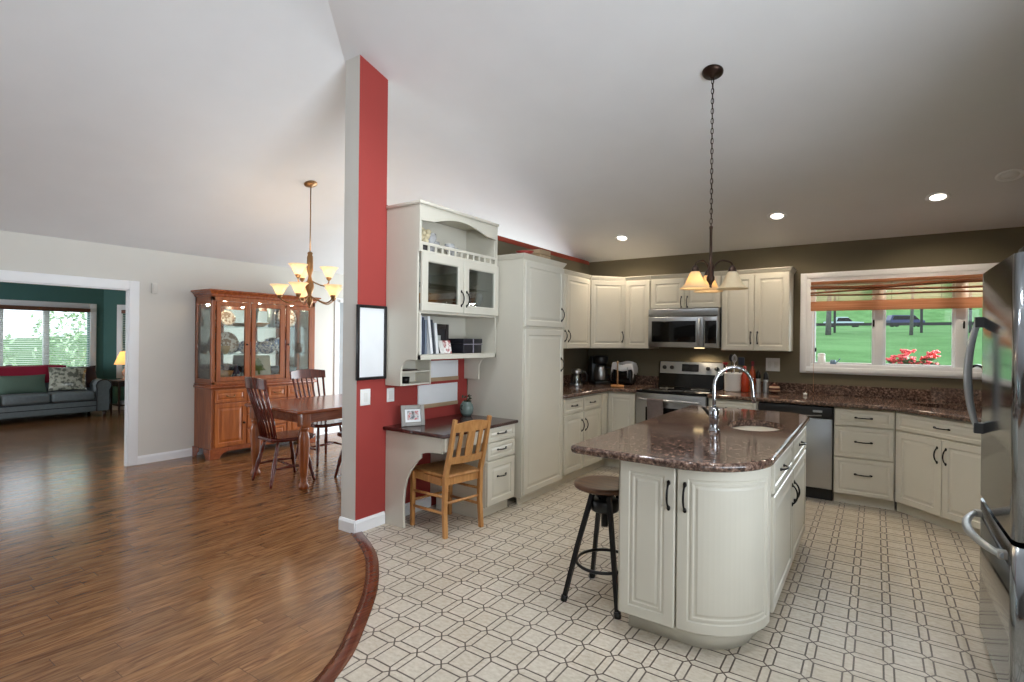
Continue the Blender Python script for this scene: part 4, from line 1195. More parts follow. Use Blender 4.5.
# right of the range
k = thing('utensil_crock', 'white ceramic crock holding red and dark cooking utensils', 'crock', (-1.285, 6.12, WZ))
MB().lathe([(0, 0), (.078, 0), (.084, .012), (.088, .18), (.094, .19), (.094, .205), (.086, .205), (.08, .18), (.076, .02), (0, .015)], n=28).build('pot', 'white', k)
def utensil(name, kind, dx, dy, lx, ly, top, col, lab):
    t = thing(name, lab, 'utensil', (-1.285 + dx, 6.12 + dy, WZ + .018), 0, 'utensils in the white crock')
    m = plain('utensil_' + kind, col, .35)
    p0, p1 = Vector((0, 0, 0)), Vector((lx, ly, top))
    MB().tube([p0, p0.lerp(p1, .5), p1], [.006, .006, .005], 8).build('shaft', m, t)
    h = MB()
    if kind == 'spoon': h.ball((0, 0, .03), (.028, .008, .042), 12, 8)
    elif kind == 'spatula': h.rbox(-.032, .032, -.003, .003, 0, .085, .003)
    elif kind == 'whisk':
        for a in range(6):
            h.tube([(.028 * math.sin(PI * i / 8) * math.cos(a * PI / 6), .028 * math.sin(PI * i / 8) * math.sin(a * PI / 6), .10 * i / 8) for i in range(9)], .0015, 4)
            h.tube([(-.028 * math.sin(PI * i / 8) * math.cos(a * PI / 6), -.028 * math.sin(PI * i / 8) * math.sin(a * PI / 6), .10 * i / 8) for i in range(9)], .0015, 4)
    else: h.lathe([(0, -.03), (.02, -.025), (.032, 0), (.030, 0), (.018, -.02), (0, -.025)], (0, 0, .03), 14)
    h.xf(Matrix.Translation(p1)).build('head', m, t)
utensil('ladle', 'ladle', -.03, -.01, -.045, -.01, .265, S(150, 34, 40), 'dark red ladle leaning left in the white crock')
utensil('cooking_spoon', 'spoon', -.01, .02, -.02, .03, .315, S(28, 28, 30), 'black cooking spoon at the back of the white crock')
utensil('whisk', 'whisk', .01, -.02, .012, -.02, .29, S(190, 192, 196), 'steel whisk standing in the middle of the white crock')
utensil('spatula', 'spatula', .03, .01, .05, .01, .27, S(40, 46, 60), 'dark slotted spatula leaning right in the white crock')
def bottle(name, loc, r, h, col, capcol, label, cat, group=None):
    t = thing(name, label, cat, loc, 0, group)
    MB().lathe([(0, 0), (r * .95, 0), (r, .008), (r, h * .58), (r * .8, h * .68), (r * .38, h * .78), (r * .36, h * .9), (0, h * .9)], n=20).build('body', plain('bottle_' + label[:10], col, .2), t)
    MB().lathe([(r * .42, h * .84), (r * .45, h * .85), (r * .45, h), (0, h)], n=14).build('cap', plain('cap_' + label[:10], capcol, .35), t)
    return t
bottle('sauce_bottle', (-1.165, 6.13, WZ), .040, .28, S(176, 62, 34), S(150, 40, 40), 'orange-red sauce bottle next to the white crock', 'bottle', 'bottles by the crock')
bottle('sauce_bottle', (-1.105, 6.22, WZ), .034, .33, S(186, 76, 40), S(120, 30, 46), 'taller orange bottle with dark red cap, behind the short one', 'bottle', 'bottles by the crock')
def mill(loc, h, body, top, label):
    t = thing('pepper_mill', label, 'pepper mill', loc, 0, 'mills beside the bottles')
    MB().lathe([(0, 0), (.028, 0), (.030, .006), (.026, .03), (.024, h * .5), (.026, h * .62), (0, h * .62)], n=18).build('body', body, t)
    MB().lathe([(.0, h * .625), (.026, h * .625), (.027, h * .66), (.022, h * .9), (.012, h * .95), (.008, h), (0, h)], n=18).build('grinder_top', top, t)
mill((-1.035, 6.14, WZ), .24, 'handle_grey', 'blackmetal', 'slim steel pepper mill with black pointed top beside the bottles')
mill((-.965, 6.17, WZ), .225, 'handle_grey', 'black', 'steel mill with a wide black cap, nearest the wall plate')
k = thing('patterned_bowl', 'small striped brown and cream pot right of the mills', 'pot', (-.885, 6.19, WZ))
tt = NT('striped_glaze'); sp_ = tt.n('ShaderNodeSeparateXYZ'); tt.l(tt.obj(), sp_.inputs[0])
tt.set(color=tt.ramp(tt.math('FRACT', tt.math('MULTIPLY', sp_.outputs[2], 26.0)), [(.45, S(92, 48, 38)), (.55, S(196, 160, 132))]), rough=.25)
MB().lathe([(0, 0), (.035, 0), (.055, .025), (.058, .055), (.045, .08), (.04, .08), (.05, .055), (.046, .028), (0, .01)], n=22).build('body', tt.m, k)
MB().lathe([(.042, .081), (.03, .092), (.008, .096), (.009, .106), (0, .108)], n=22).build('lid', tt.m, k)
k = thing('wall_plate', 'white double switch plate on the olive wall under the cabinets', 'light switch', (-.932, YB, 1.21))
MB().rbox(-.07, .07, -.007, 0, -.072, .072, .003).build('plate', 'switch', k)
for x in (-.032, .032): MB().rbox(x - .017, x + .017, -.011, -.006, -.034, .034, .002).build('rocker', 'white', k)
lathe_thing('small_candle', [(0, 0), (.018, 0), (.018, .026), (.004, .028), (.003, .036), (0, .036)], 'white', (-.59, 6.12, WZ), 'tiny pale candle standing alone on the worktop by the window', 'candle', 14)
k = thing('sill_canister', 'white canister on the left end of the window sill', 'canister', (-.475, YB + .055, WZ0 + .0185))
MB().lathe([(0, 0), (.036, 0), (.038, .01), (.034, .09), (0, .09)], n=20).build('body', 'white', k)
MB().lathe([(.035, .09), (.036, .104), (.02, .112), (0, .114)], n=20).build('lid', 'white', k)
k = thing('sill_watering_can', 'small blue-grey watering can beside the white canister on the sill', 'watering can', (-.37, YB + .055, WZ0 + .0185))
MB().lathe([(0, 0), (.028, 0), (.030, .006), (.024, .045), (.020, .045), (.022, .01), (0, .006)], n=18).build('body', plain('blue_grey_tin', S(96, 116, 136), .35, .4), k)
MB().tube([(.026, 0, .015), (.05, 0, .04), (.062, 0, .06)], [.006, .005, .007], 8).build('spout', plain('blue_grey_tin', S(96, 116, 136), .35, .4), k)
lathe_thing('soap_dispenser', [(0, 0), (.030, 0), (.032, .01), (.032, .09), (.012, .11), (.010, .13), (.02, .135), (.02, .142), (0, .145)], 'white', (.93, 5.78, WZ), 'white soap dispenser beside the corner sink', 'soap dispenser', 18)
# on top of the pantry
lathe_thing('red_bowl', [(0, 0), (.03, 0), (.06, .015), (.085, .035), (.08, .035), (.055, .02), (0, .01)], plain('red_glaze', S(150, 52, 44), .3), (-2.66, 4.05, 2.226), 'red bowl standing on top of the pantry cabinet', 'bowl', 24)
k = thing('wooden_crate', 'small tan slatted crate on top of the pantry cabinet', 'crate', (-2.70, 4.36, 2.226))
b = MB()
for z in (.0, .05): b.box(-.07, .07, -.10, -.092, z, z + .04).box(-.07, .07, .092, .10, z, z + .04).box(-.07, -.062, -.092, .092, z, z + .04).box(.062, .07, -.092, .092, z, z + .04)
b.build('slats', 'tan', k)
MB().box(-.062, .062, -.092, .092, 0, .008).build('bottom', 'tan', k)

# ================================================================ PENDANT OVER THE ISLAND
M['shade'] = None
def shade_mat(name, col, e, es, tr):
    t = NT(name)
    n = t.noise(t.obj(), 9, 3, .6, .4)
    c = t.ramp(n, [(.3, tuple(v * .82 for v in col[:3]) + (1,)), (.7, col)])
    df = t.n('ShaderNodeBsdfDiffuse'); t.l(c, df.inputs[0])
    tl = t.n('ShaderNodeBsdfTranslucent'); t.l(c, tl.inputs[0])
    m1 = t.n('ShaderNodeMixShader'); m1.inputs[0].default_value = tr; t.l(df.outputs[0], m1.inputs[1]); t.l(tl.outputs[0], m1.inputs[2])
    em = t.n('ShaderNodeEmission'); em.inputs[0].default_value = e; em.inputs[1].default_value = es
    ad = t.n('ShaderNodeAddShader'); t.l(m1.outputs[0], ad.inputs[0]); t.l(em.outputs[0], ad.inputs[1])
    t.l(ad.outputs[0], t.out.inputs[0])
    return t.m
M['shade'] = shade_mat('alabaster_glass', S(236, 214, 176), S(255, 206, 140), .05, .55)
M['shade_off'] = shade_mat('alabaster_glass_unlit', S(228, 216, 188), S(255, 206, 140), .05, .5)
M['bulb'] = emit('warm_bulb', S(255, 214, 150), 14)
def lamp_light(parent, loc, watts, col=(1, .78, .5), size=.03):
    l = bpy.data.lights.new('bulb_light', 'POINT'); l.energy = watts; l.color = col; l.shadow_soft_size = size
    o = bpy.data.objects.new('bulb_light', l); COL.objects.link(o); o.location = loc; o.parent = parent
    return o
PX, PY = -.916, 3.66
PZ = zB(PY)
t = thing('pendant_light', 'dark bronze three-shade pendant hanging on a chain over the island', 'pendant lamp', (PX, PY, 0))
th = math.atan(SB)
MB().lathe([(0, 0), (.068, 0), (.068, -.010), (.055, -.024), (.02, -.034), (.008, -.05), (0, -.05)], n=28).xf(Matrix.Translation((0, 0, PZ + .001)) @ Matrix.Rotation(-th, 4, 'X')).build('canopy', 'bronze', t)
b = MB(); z = PZ - .045; i = 0
while z > 2.225:
    pts = []
    for k in range(12):
        a = 2 * PI * k / 12
        x, zz = .0085 * math.cos(a), .021 * math.sin(a)
        pts.append((x, 0, z - .018 + zz) if i % 2 == 0 else (0, x, z - .018 + zz))
    b.tube(pts, .0026, 5, True); z -= .0335; i += 1
b.tube([(0.004, 0.002, PZ - .05), (-.003, .004, 2.8), (.004, -.002, 2.5), (0, 0, 2.22)], .002, 4)
b.build('chain', 'bronze', t)
MB().lathe([(0, 2.225), (.010, 2.225), (.012, 2.215), (.009, 2.20), (.009, 1.99), (.015, 1.98), (.02, 1.955), (.017, 1.90), (.026, 1.885), (.026, 1.865), (.014, 1.845), (.007, 1.825), (.009, 1.815), (0, 1.808)], n=18).build('stem', 'bronze', t)
for i, a in enumerate((0, 240, 110)):
    d = Vector((math.cos(R(a)), math.sin(R(a)), 0)); rr = .137
    pp = spline([d * .014 + Vector((0, 0, 1.875)), d * .022 + Vector((0, 0, 1.95)), d * .06 + Vector((0, 0, 1.988)), d * .10 + Vector((0, 0, 1.985)), d * .132 + Vector((0, 0, 1.968)), d * rr + Vector((0, 0, 1.94))], 5)
    ar = MB().tube(pp, .0055, 8).build('arm', 'bronze', t)
    c = d * rr
    MB().lathe([(0, 1.955), (.010, 1.953), (.022, 1.935), (.027, 1.915), (.0275, 1.905), (.02, 1.905), (0, 1.91)], (c.x, c.y, 0), 18).build('socket_cap', 'bronze', ar)
    MB().lathe([(.027, 1.912), (.036, 1.895), (.050, 1.860), (.064, 1.832), (.085, 1.809), (.098, 1.802), (.0965, 1.799), (.083, 1.806), (.062, 1.829), (.048, 1.858), (.034, 1.893), (.025, 1.909)], (c.x, c.y, 0), 28).build('shade', 'shade_off' if i == 0 else 'shade', ar)
    if i: 
        MB().ball((c.x, c.y, 1.855), (.022, .022, .03), 12, 8).build('bulb', 'bulb', ar)
        lamp_light(ar, (c.x, c.y, 1.835), 2.2)
    else:
        MB().ball((c.x, c.y, 1.855), (.022, .022, .03), 12, 8).build('bulb', 'white', ar)

# ---- recessed ceiling lights
M['can'] = emit('recessed_lamp_lens', S(255, 246, 232), 5)
def recessed(x, y, on, label, watts=42, col=(1, .84, .64)):
    t = thing('recessed_light', label, 'ceiling light', (x, y, zB(y) - .001), 0, 'recessed ceiling lights')
    t.rotation_euler = (-th, 0, 0)
    MB().lathe([(.056, -.001), (.062, -.005), (.084, -.006), (.088, -.001), (.088, .0), (.056, .0)], n=28).build('trim_ring', 'trim', t)
    MB().lathe([(0, -.0015), (.056, -.0015), (.056, -.0005), (0, -.0005)], n=24).build('lens', 'can' if on else 'trim', t)
    if on:
        l = bpy.data.lights.new('recessed_lamp', 'SPOT'); l.energy = watts; l.color = col; l.spot_size = R(150); l.spot_blend = .7; l.shadow_soft_size = .09
        o = bpy.data.objects.new('recessed_lamp', l); COL.objects.link(o); o.parent = t; o.location = (0, 0, -.02)
        o.rotation_euler = (th, 0, 0)
recessed(-.809, 5.715, True, 'lit recessed light above the worktop left of the window')
recessed(-2.465, 5.823, True, 'lit recessed light above the corner wall cabinets')
recessed(.418, 5.70, True, 'lit recessed light above the corner sink')
recessed(.832, 5.486, False, 'unlit recessed light at the far right of the ceiling')
for x, w, lab in ((-1.9, 110, 'added recessed light out of view over the curved floor border'), (-.9, 35, 'added recessed light out of view over the near end of the island'), (.25, 100, 'added recessed light out of view over the aisle before the fridge')):
    recessed(x, 2.2, True, lab, w, (.90, .955, 1))  # off-view lamps added to brighten floor and ceiling

# ================================================================ DINING ROOM
# ---- china cabinet against the outer wall
CYW = 1.385
t = thing('china_cabinet', 'cherry china cabinet with three glazed doors against the pale dining wall', 'china cabinet', (-6.43, 3.105, 0), R(90))
D0 = .41
# base
MB().box(0, CYW, 0, D0, .11, .835).build('base_carcass', 'cherry', t, .004)
b = MB()
for x0, x1, s in ((0, .16, 1), (CYW - .16, CYW, -1)):
    a = 0 if s == 1 else CYW
    b.prism([(a - s * .012, 0), (a + s * .10, 0), (a + s * .11, .03), (a + s * .15, .065), (a + s * .20, .075), (a + s * .20, .12), (a - s * .012, .12)], -.014, .02, 'y')
    b.prism([(-.014, 0), (.09, 0), (.10, .04), (.14, .07), (.14, .12), (-.014, .12)], a - s * .012 - .008, a - s * .012 + .008, 'x')
    b.prism([(D0, 0), (D0 - .08, 0), (D0 - .10, .04), (D0 - .14, .07), (D0 - .14, .12), (D0, .12)], a - s * .012 - .008, a - s * .012 + .008, 'x')
b.box(.2, CYW - .2, -.014, .01, .075, .12)
b.build('bracket_base', 'cherry_x', t, .003)
MB().rbox(-.02, CYW + .02, -.028, D0, .832, .866, .01).rbox(-.012, CYW + .012, -.018, D0, .866, .885, .006).build('waist_moulding', 'cherry_x', t)
RP = [(0, .004), (.004, 0), (.045, 0), (.052, .007), (.06, .007), (.085, .0), (.3, .0)]
for x0, x1, hx in ((.035, .415, .385), (CYW - .415, CYW - .035, CYW - .385)):
    d = MB().panel(x0, x1, .665, .815, -.016, DRAW, .016).build('drawer', 'cherry_panel', t)
    h = MB()
    c = (x0 + x1) / 2
    h.tube([(c - .045, -.018, .742), (c - .03, -.036, .732), (c, -.040, .728), (c + .03, -.036, .732), (c + .045, -.018, .742)], .004, 6)
    h.ball((c - .045, -.018, .742), .010, 8, 6).ball((c + .045, -.018, .742), .010, 8, 6)
    h.build('handle', 'brass', d)
    d = MB().panel(x0, x1, .135, .65, -.016, RP, .016).build('door', 'cherry_panel', t)
    MB().lathe([(0, 0), (.012, 0), (.014, .004), (.005, .010), (.011, .018), (.012, .024), (0, .028)], n=12).xf(Matrix.Translation((hx, -.016, .40)) @ Matrix.Rotation(R(90), 4, 'X')).build('knob', 'bronze', d)
for k, (z0, z1) in enumerate(((.665, .815), (.505, .65), (.325, .49), (.135, .31))):
    for x0, x1 in (((.43, .685), (.70, .955)) if k == 0 else ((.43, .955),)):
        d = MB().panel(x0, x1, z0, z1, -.016, DRAW, .016).build('drawer', 'cherry_panel', t)
        c = (x0 + x1) / 2; zc = (z0 + z1) / 2
        MB().tube([(c - .045, -.018, zc + .004), (c - .03, -.036, zc - .006), (c, -.040, zc - .01), (c + .03, -.036, zc - .006), (c + .045, -.018, zc + .004)], .004, 6).ball((c - .045, -.018, zc + .004), .009, 8, 6).ball((c + .045, -.018, zc + .004), .009, 8, 6).build('handle', 'brass', d)
# glazed top
UT = 1.93
b = MB().box(0, .04, 0, .04, .885, UT).box(CYW - .04, CYW, 0, .04, .885, UT).box(0, .04, D0 - .05, D0, .885, UT).box(CYW - .04, CYW, D0 - .05, D0, .885, UT)
b.box(.0, CYW, D0 - .015, D0, .885, UT).box(0, CYW, 0, D0 - .015, .885, .915).box(0, CYW, 0, D0 - .015, UT - .05, UT)
for x in (0, CYW - .02): b.box(x, x + .02, .04, D0 - .05, .915, .945).box(x, x + .02, .04, D0 - .05, UT - .085, UT - .05)
b.box(.445, .47, 0, .03, .915, UT - .05).box(CYW - .47, CYW - .445, 0, .03, .915, UT - .05)
b.build('upper_carcass', 'cherry', t, .003)
MB().box(.04, CYW - .04, D0 - .020, D0 - .016, .915, UT - .05).build('mirror_back', 'mirror', t)
pr = ((0, 0), (.010, .01), (.016, .03), (.04, .055), (.055, .065), (.055, .08), (0, .08)); vs = []; fs = []
for o, zz in pr: vs += [(-o, D0, UT + zz), (-o, -o, UT + zz), (CYW + o, -o, UT + zz), (CYW + o, D0, UT + zz)]
for i in range(len(pr) - 1):
    for j in range(3): fs.append((i * 4 + j, i * 4 + j + 1, i * 4 + j + 5, i * 4 + j + 4))
fs += [(24, 25, 26, 27), (3, 2, 1, 0)]
MB().add(vs, fs).build('cornice', 'cherry_x', t)
GP = [(0, .004), (.004, 0), (.048, 0), (.052, .005), (.6, .005)]
for x0, x1, kx in ((.048, .440, .415), (.475, .910, None), (.945, CYW - .048, .970)):
    d = MB().panel(x0, x1, .918, UT - .055, -.014, GP, .018, cut=.054).build('door', 'cherry', t)
    MB().box(x0 + .045, x1 - .045, -.006, -.003, .965, UT - .10).build('glass_pane', 'glass', d)
    if kx: MB().lathe([(0, 0), (.010, 0), (.012, .004), (.005, .010), (.010, .017), (.010, .022), (0, .026)], n=12).xf(Matrix.Translation((kx, -.014, 1.36)) @ Matrix.Rotation(R(90), 4, 'X')).build('knob', 'bronze', d)
for x in (.008, CYW - .012): MB().box(x, x + .004, .04, D0 - .05, .945, UT - .085).build('side_pane', 'glass', t)
for z in (1.235, 1.575): MB().box(.022, CYW - .022, .045, D0 - .03, z, z + .008).build('glass_shelf', 'glass', t)
for x in (.24, .69, 1.14):
    MB().lathe([(0, 0), (.03, 0), (.03, -.008), (0, -.008)], (x, .18, UT - .0505), 14).build('cabinet_lamp', emit('cabinet_lamp_lens', S(255, 224, 170), 6), t)
    lamp_light(t, (x, .18, UT - .07), 2.2, (1, .82, .58), .02)
def china(name, mb, mat, label, cat, x, y, z, rz=0, group=None):
    o = mb.build(name, mat); o.location = (-6.43 - y, 3.105 + x, z); o.rotation_euler = (0, 0, R(90) + rz)
    return tag(o, label, cat, group)
def plate_up(r):   # plate leaning back on its rim
    return MB().lathe([(0, .004), (r * .62, .004), (r * .7, .010), (r, .020), (r, .024), (r * .68, .014), (r * .6, .009), (0, .009)], n=32).xf(Matrix.Translation((0, .05, r * .97)) @ Matrix.Rotation(R(76), 4, 'X'))
def bowl(r, h): return MB().lathe([(0, 0), (r * .45, 0), (r * .5, h * .08), (r * .85, h * .5), (r, h), (r * .95, h), (r * .8, h * .52), (r * .42, h * .15), (0, h * .12)], n=24)
def jug(r, h): return MB().lathe([(0, 0), (r * .7, 0), (r, h * .3), (r * .95, h * .5), (r * .5, h * .75), (r * .6, h), (r * .52, h), (r * .42, h * .76), (r * .8, h * .5), (0, h * .1)], n=20).tube([(r * .55, 0, h * .9), (r * 1.3, 0, h * .8), (r * 1.35, 0, h * .55), (r * .95, 0, h * .42)], r * .1, 6)
def patterned(name, base, ink, sc=30):
    q = NT(name); q.set(color=q.ramp(q.noise(q.obj(), sc, 3), [(.46, base), (.56, ink)]), rough=.2); return q.m
BW = patterned('blue_and_white_china', S(222, 226, 230), S(80, 104, 146))
FL = patterned('flowered_china', S(228, 226, 218), S(150, 130, 110))
GL = plain('pale_blue_glass', S(150, 176, 186), .1)
z0, z1, z2 = .9155, 1.2435, 1.5835
china('wooden_bowl', bowl(.13, .12), 'oak', 'brown wooden bowl on the bottom left of the china cabinet', 'bowl', .22, .20, z0)
china('serving_jug', jug(.055, .19), plain('dark_blue_glaze', S(40, 50, 78), .2), 'dark blue jug beside the brown bowl in the china cabinet', 'jug', .375, .17, z0)
f = thing('tree_plaque', 'square cream plaque with a green tree standing in the middle of the china cabinet', 'plaque', (-6.43 - .20, 3.105 + .70, z0), R(90))
MB().rbox(-.165, .165, 0, .016, 0, .30, .02, 3).xf(Matrix.Rotation(R(-8), 4, 'X')).build('tile', plain('cream_glazed_tile', S(214, 206, 168), .3), f)
MB().prism([(-.10, .10), (.10, .10), (.055, .155), (.075, .155), (.03, .21), (.045, .21), (0, .27), (-.045, .21), (-.03, .21), (-.075, .155), (-.055, .155)], -.004, .001, 'y').prism([(-.014, .05), (.014, .05), (.014, .10), (-.014, .10)], -.004, .001, 'y').xf(Matrix.Rotation(R(-8), 4, 'X')).build('tree_relief', plain('leaf_green_glaze', S(106, 128, 44), .3, var=.2, scale=40), f)
china('glass_bowl', bowl(.12, .13), GL, 'pale blue glass bowl at the bottom right of the china cabinet', 'bowl', 1.10, .20, z0)
china('small_vase', jug(.045, .16), BW, 'small blue and white jug left of the tree plaque', 'jug', .52, .22, z0)
china('dinner_plate', plate_up(.135), FL, 'flowered plate leaning on the middle shelf behind the left door', 'plate', .33, .24, z1, 0, 'plates in the china cabinet')
china('teapot', jug(.07, .15), plain('dark_teapot_glaze', S(60, 58, 62), .2), 'dark teapot on the middle shelf behind the left door', 'teapot', .12, .18, z1)
china('sugar_bowl', bowl(.055, .10), plain('ochre_glaze', S(180, 150, 96), .3), 'small ochre bowl between teapot and flowered plate', 'bowl', .225, .13, z1)
for i, (x, r, lab) in enumerate(((.54, .076, 'blue and white plate at the left of the middle shelf, centre bay'), (.695, .076, 'blue and white plate at the middle of the centre bay'), (.85, .076, 'blue and white plate at the right of the centre bay'))):
    china('dinner_plate', plate_up(r), BW, lab, 'plate', x, .25, z1, 0, 'plates in the china cabinet')
china('tureen', MB().lathe([(0, 0), (.06, 0), (.07, .01), (.12, .06), (.125, .10), (.10, .13), (.02, .16), (.025, .18), (0, .19)], n=28), BW, 'blue and white lidded tureen in front of the plates', 'tureen', .76, .14, z1)
china('tea_cup', bowl(.05, .07), BW, 'blue and white cup left of the tureen', 'cup', .57, .12, z1)
china('dinner_plate', plate_up(.105), BW, 'blue and white plate on the middle shelf behind the right door', 'plate', 1.045, .25, z1, 0, 'plates in the china cabinet')
china('creamer_jug', jug(.05, .13), plain('brown_glaze', S(110, 78, 58), .25), 'brown creamer jug on the middle shelf behind the right door', 'jug', 1.24, .16, z1)
china('dinner_plate', plate_up(.14), FL, 'large pale round plate on the top shelf behind the right door', 'plate', 1.13, .24, z2, 0, 'plates in the china cabinet')
china('glass_vase', MB().lathe([(0, 0), (.04, 0), (.045, .01), (.04, .12), (.06, .26), (.055, .26), (.035, .12), (0, .02)], n=20), GL, 'tall pale blue glass vase on the top shelf, centre bay', 'vase', .85, .18, z2)
china('serving_dish', MB().lathe([(0, 0), (.07, 0), (.15, .05), (.145, .054), (.06, .012), (0, .01)], n=28), 'oak', 'wide brown dish on the top shelf, centre bay', 'dish', .66, .19, z2)
china('figurine', MB().lathe([(0, 0), (.045, 0), (.05, .02), (.03, .10), (.02, .13), (.028, .16), (.022, .19), (0, .20)], n=16), FL, 'pale figurine on the top shelf behind the left door', 'figurine', .14, .18, z2)
china('dinner_plate', plate_up(.10), FL, 'small pale plate beside the figurine on the top shelf', 'plate', .32, .24, z2, 0, 'plates in the china cabinet')

# ---- dining table
t = thing('dining_table', 'cherry dining table with thick turned legs', 'table', (-4.92, 3.86, 0))
tw_, tl_ = .525, .93
tp = arc(tw_ - .09, -tl_ + .09, .09, -90, 0, 6) + arc(tw_ - .09, tl_ - .09, .09, 0, 90, 6) + arc(-tw_ + .09, tl_ - .09, .09, 90, 180, 6) + arc(-tw_ + .09, -tl_ + .09, .09, 180, 270, 6)
MB().slab(tp, .730, .762, rnd=.012).build('tabletop', 'cherry_x', t)
MB().box(-tw_ + .10, tw_ - .10, -tl_ + .10, -tl_ + .122, .63, .73).box(-tw_ + .10, tw_ - .10, tl_ - .122, tl_ - .10, .63, .73).box(-tw_ + .10, -tw_ + .122, -tl_ + .122, tl_ - .122, .63, .73).box(tw_ - .122, tw_ - .10, -tl_ + .122, tl_ - .122, .63, .73).build('apron', 'cherry_x', t)
for sx in (-1, 1):
    for sy in (-1, 1):
        b = MB().rbox(-.045, .045, -.045, .045, .60, .729, .004)
        b.lathe([(0, 0), (.032, 0), (.046, .012), (.050, .035), (.040, .055), (.030, .07), (.034, .085), (.028, .10), (.034, .13), (.046, .28), (.052, .42), (.050, .50), (.040, .54), (.034, .555), (.044, .57), (.044, .585), (.036, .60), (0, .60)], n=20)
        b.xf(Matrix.Translation((sx * (tw_ - .105), sy * (tl_ - .105), 0))).build('leg', 'cherry', t)

# ---- Windsor-type dining chairs
def dining_chair(label, loc, rz):
    t = thing('dining_chair', label, 'chair', loc, rz, 'dining chairs')
    st = arc(.10, .13, .13, 0, 90, 5) + arc(-.10, .13, .13, 90, 180, 5) + [(-.20, -.16)] + arc(-.13, -.15, .06, 180, 270, 3) + arc(.13, -.15, .06, 270, 360, 3) + [(.20, -.16)]
    MB().slab(st, .425, .462, rnd=.014).build('seat', 'mahogany', t)
    tn = [(0, .012), (.08, .016), (.13, .013), (.16, .018), (.20, .014), (.42, .022), (.62, .018), (.66, .013), (.70, .019), (.85, .016), (1, .012)]
    for sx in (-1, 1):
        for sy in (-1, 1):
            a = Vector((sx * .215, sy * (.215 if sy > 0 else .225), 0)); c = Vector((sx * .145, sy * .125, .43))
            MB().tube([a.lerp(c, s) for s, _ in tn], [r for _, r in tn], 10).build('leg', 'mahogany', t)
        MB().tube([(sx * .185, -.187, .165), (sx * .187, -.06, .172), (sx * .188, .0, .175), (sx * .187, .06, .172), (sx * .185, .187, .165)], [.008, .012, .015, .012, .008], 8).build('stretcher', 'mahogany', t)
    MB().tube([(-.186, 0, .175), (-.06, 0, .175), (0, 0, .175), (.06, 0, .175), (.186, 0, .175)], [.008, .012, .015, .012, .008], 8).build('stretcher', 'mahogany', t)
    def crest(u, v, off):
        x = -.235 + .47 * u
        return (x, -.335 + .05 * (abs(2 * u - 1) ** 2) + off - .012 * v, .955 + .092 * v + .02 * math.sin(PI * u) * v)
    b = MB().surf(lambda u, v: crest(u, v, -.012), 14, 3).surf(lambda u, v: crest(u, v, .012), 14, 3, flip=True)
    for i in range(14):
        for v in (0, 1):
            b.add([crest(i / 14, v, -.012), crest((i + 1) / 14, v, -.012), crest((i + 1) / 14, v, .012), crest(i / 14, v, .012)], [(0, 1, 2, 3)])
    for u in (0, 1):
        b.add([crest(u, 0, -.012), crest(u, 0, .012), crest(u, 1, .012), crest(u, 1, -.012)], [(0, 1, 2, 3)])
    b.build('crest_rail', 'mahogany', t)
    for i in range(7):
        u = i / 6; k = 2 * u - 1
        p0 = Vector((k * .165, -.175 + .01 * abs(k), .455)); p3 = Vector((k * .208, -.333 + .045 * k * k, .965))
        p1 = p0.lerp(p3, .33) + Vector((0, .015, 0)); p2 = p0.lerp(p3, .66) + Vector((0, .005, 0))
        e = i in (0, 6)
        b = MB(); b.tube([p0, p1, p2, p3], [.013, .012, .013, .012] if e else [.007, .009, .011, .008], 8, flat=1.3)
        b.build('spindle' if not e else 'back_post', 'mahogany', t)
    return t
c1 = dining_chair('dark cherry spindle-back dining chair at the near end of the table', (-4.95, 3.115, 0), -0.14)
dup(c1, (-5.42, 3.90, 0), R(-90), 'dark cherry spindle-back dining chair on the china-cabinet side of the table')
dup(c1, (-4.43, 3.72, 0), R(90), 'dark cherry dining chair half hidden behind the red pillar')

# ---- brass chandelier
CXD, CYD = -4.895, 3.35
CZ = zA(CXD)
t = thing('chandelier', 'brass two-tier chandelier with lit glass shades over the dining table', 'chandelier', (CXD, CYD, 0))
thA = math.atan(SA)
MB().lathe([(0, 0), (.068, 0), (.066, -.010), (.045, -.022), (.012, -.03), (.008, -.045), (0, -.045)], n=26).xf(Matrix.Translation((0, 0, CZ + .001)) @ Matrix.Rotation(-thA, 4, 'Y')).build('canopy', 'brass', t)
MB().lathe([(0, 2.32), (.006, 2.32), (.006, CZ - .04), (0, CZ - .04)], n=10).build('rod', 'brass', t)
MB().lathe([(0, 2.35), (.02, 2.35), (.028, 2.335), (.022, 2.32), (.030, 2.30), (.032, 2.16), (.024, 2.13), (.016, 2.10), (.022, 2.06), (.040, 2.02), (.044, 1.98), (.028, 1.93), (.018, 1.90), (.030, 1.87), (.034, 1.83), (.020, 1.80), (.008, 1.785), (.010, 1.77), (0, 1.762)], n=22).build('column', 'brass', t)
M['shade_d'] = shade_mat('frosted_dining_glass', S(240, 224, 198), S(255, 222, 174), .35, .5)
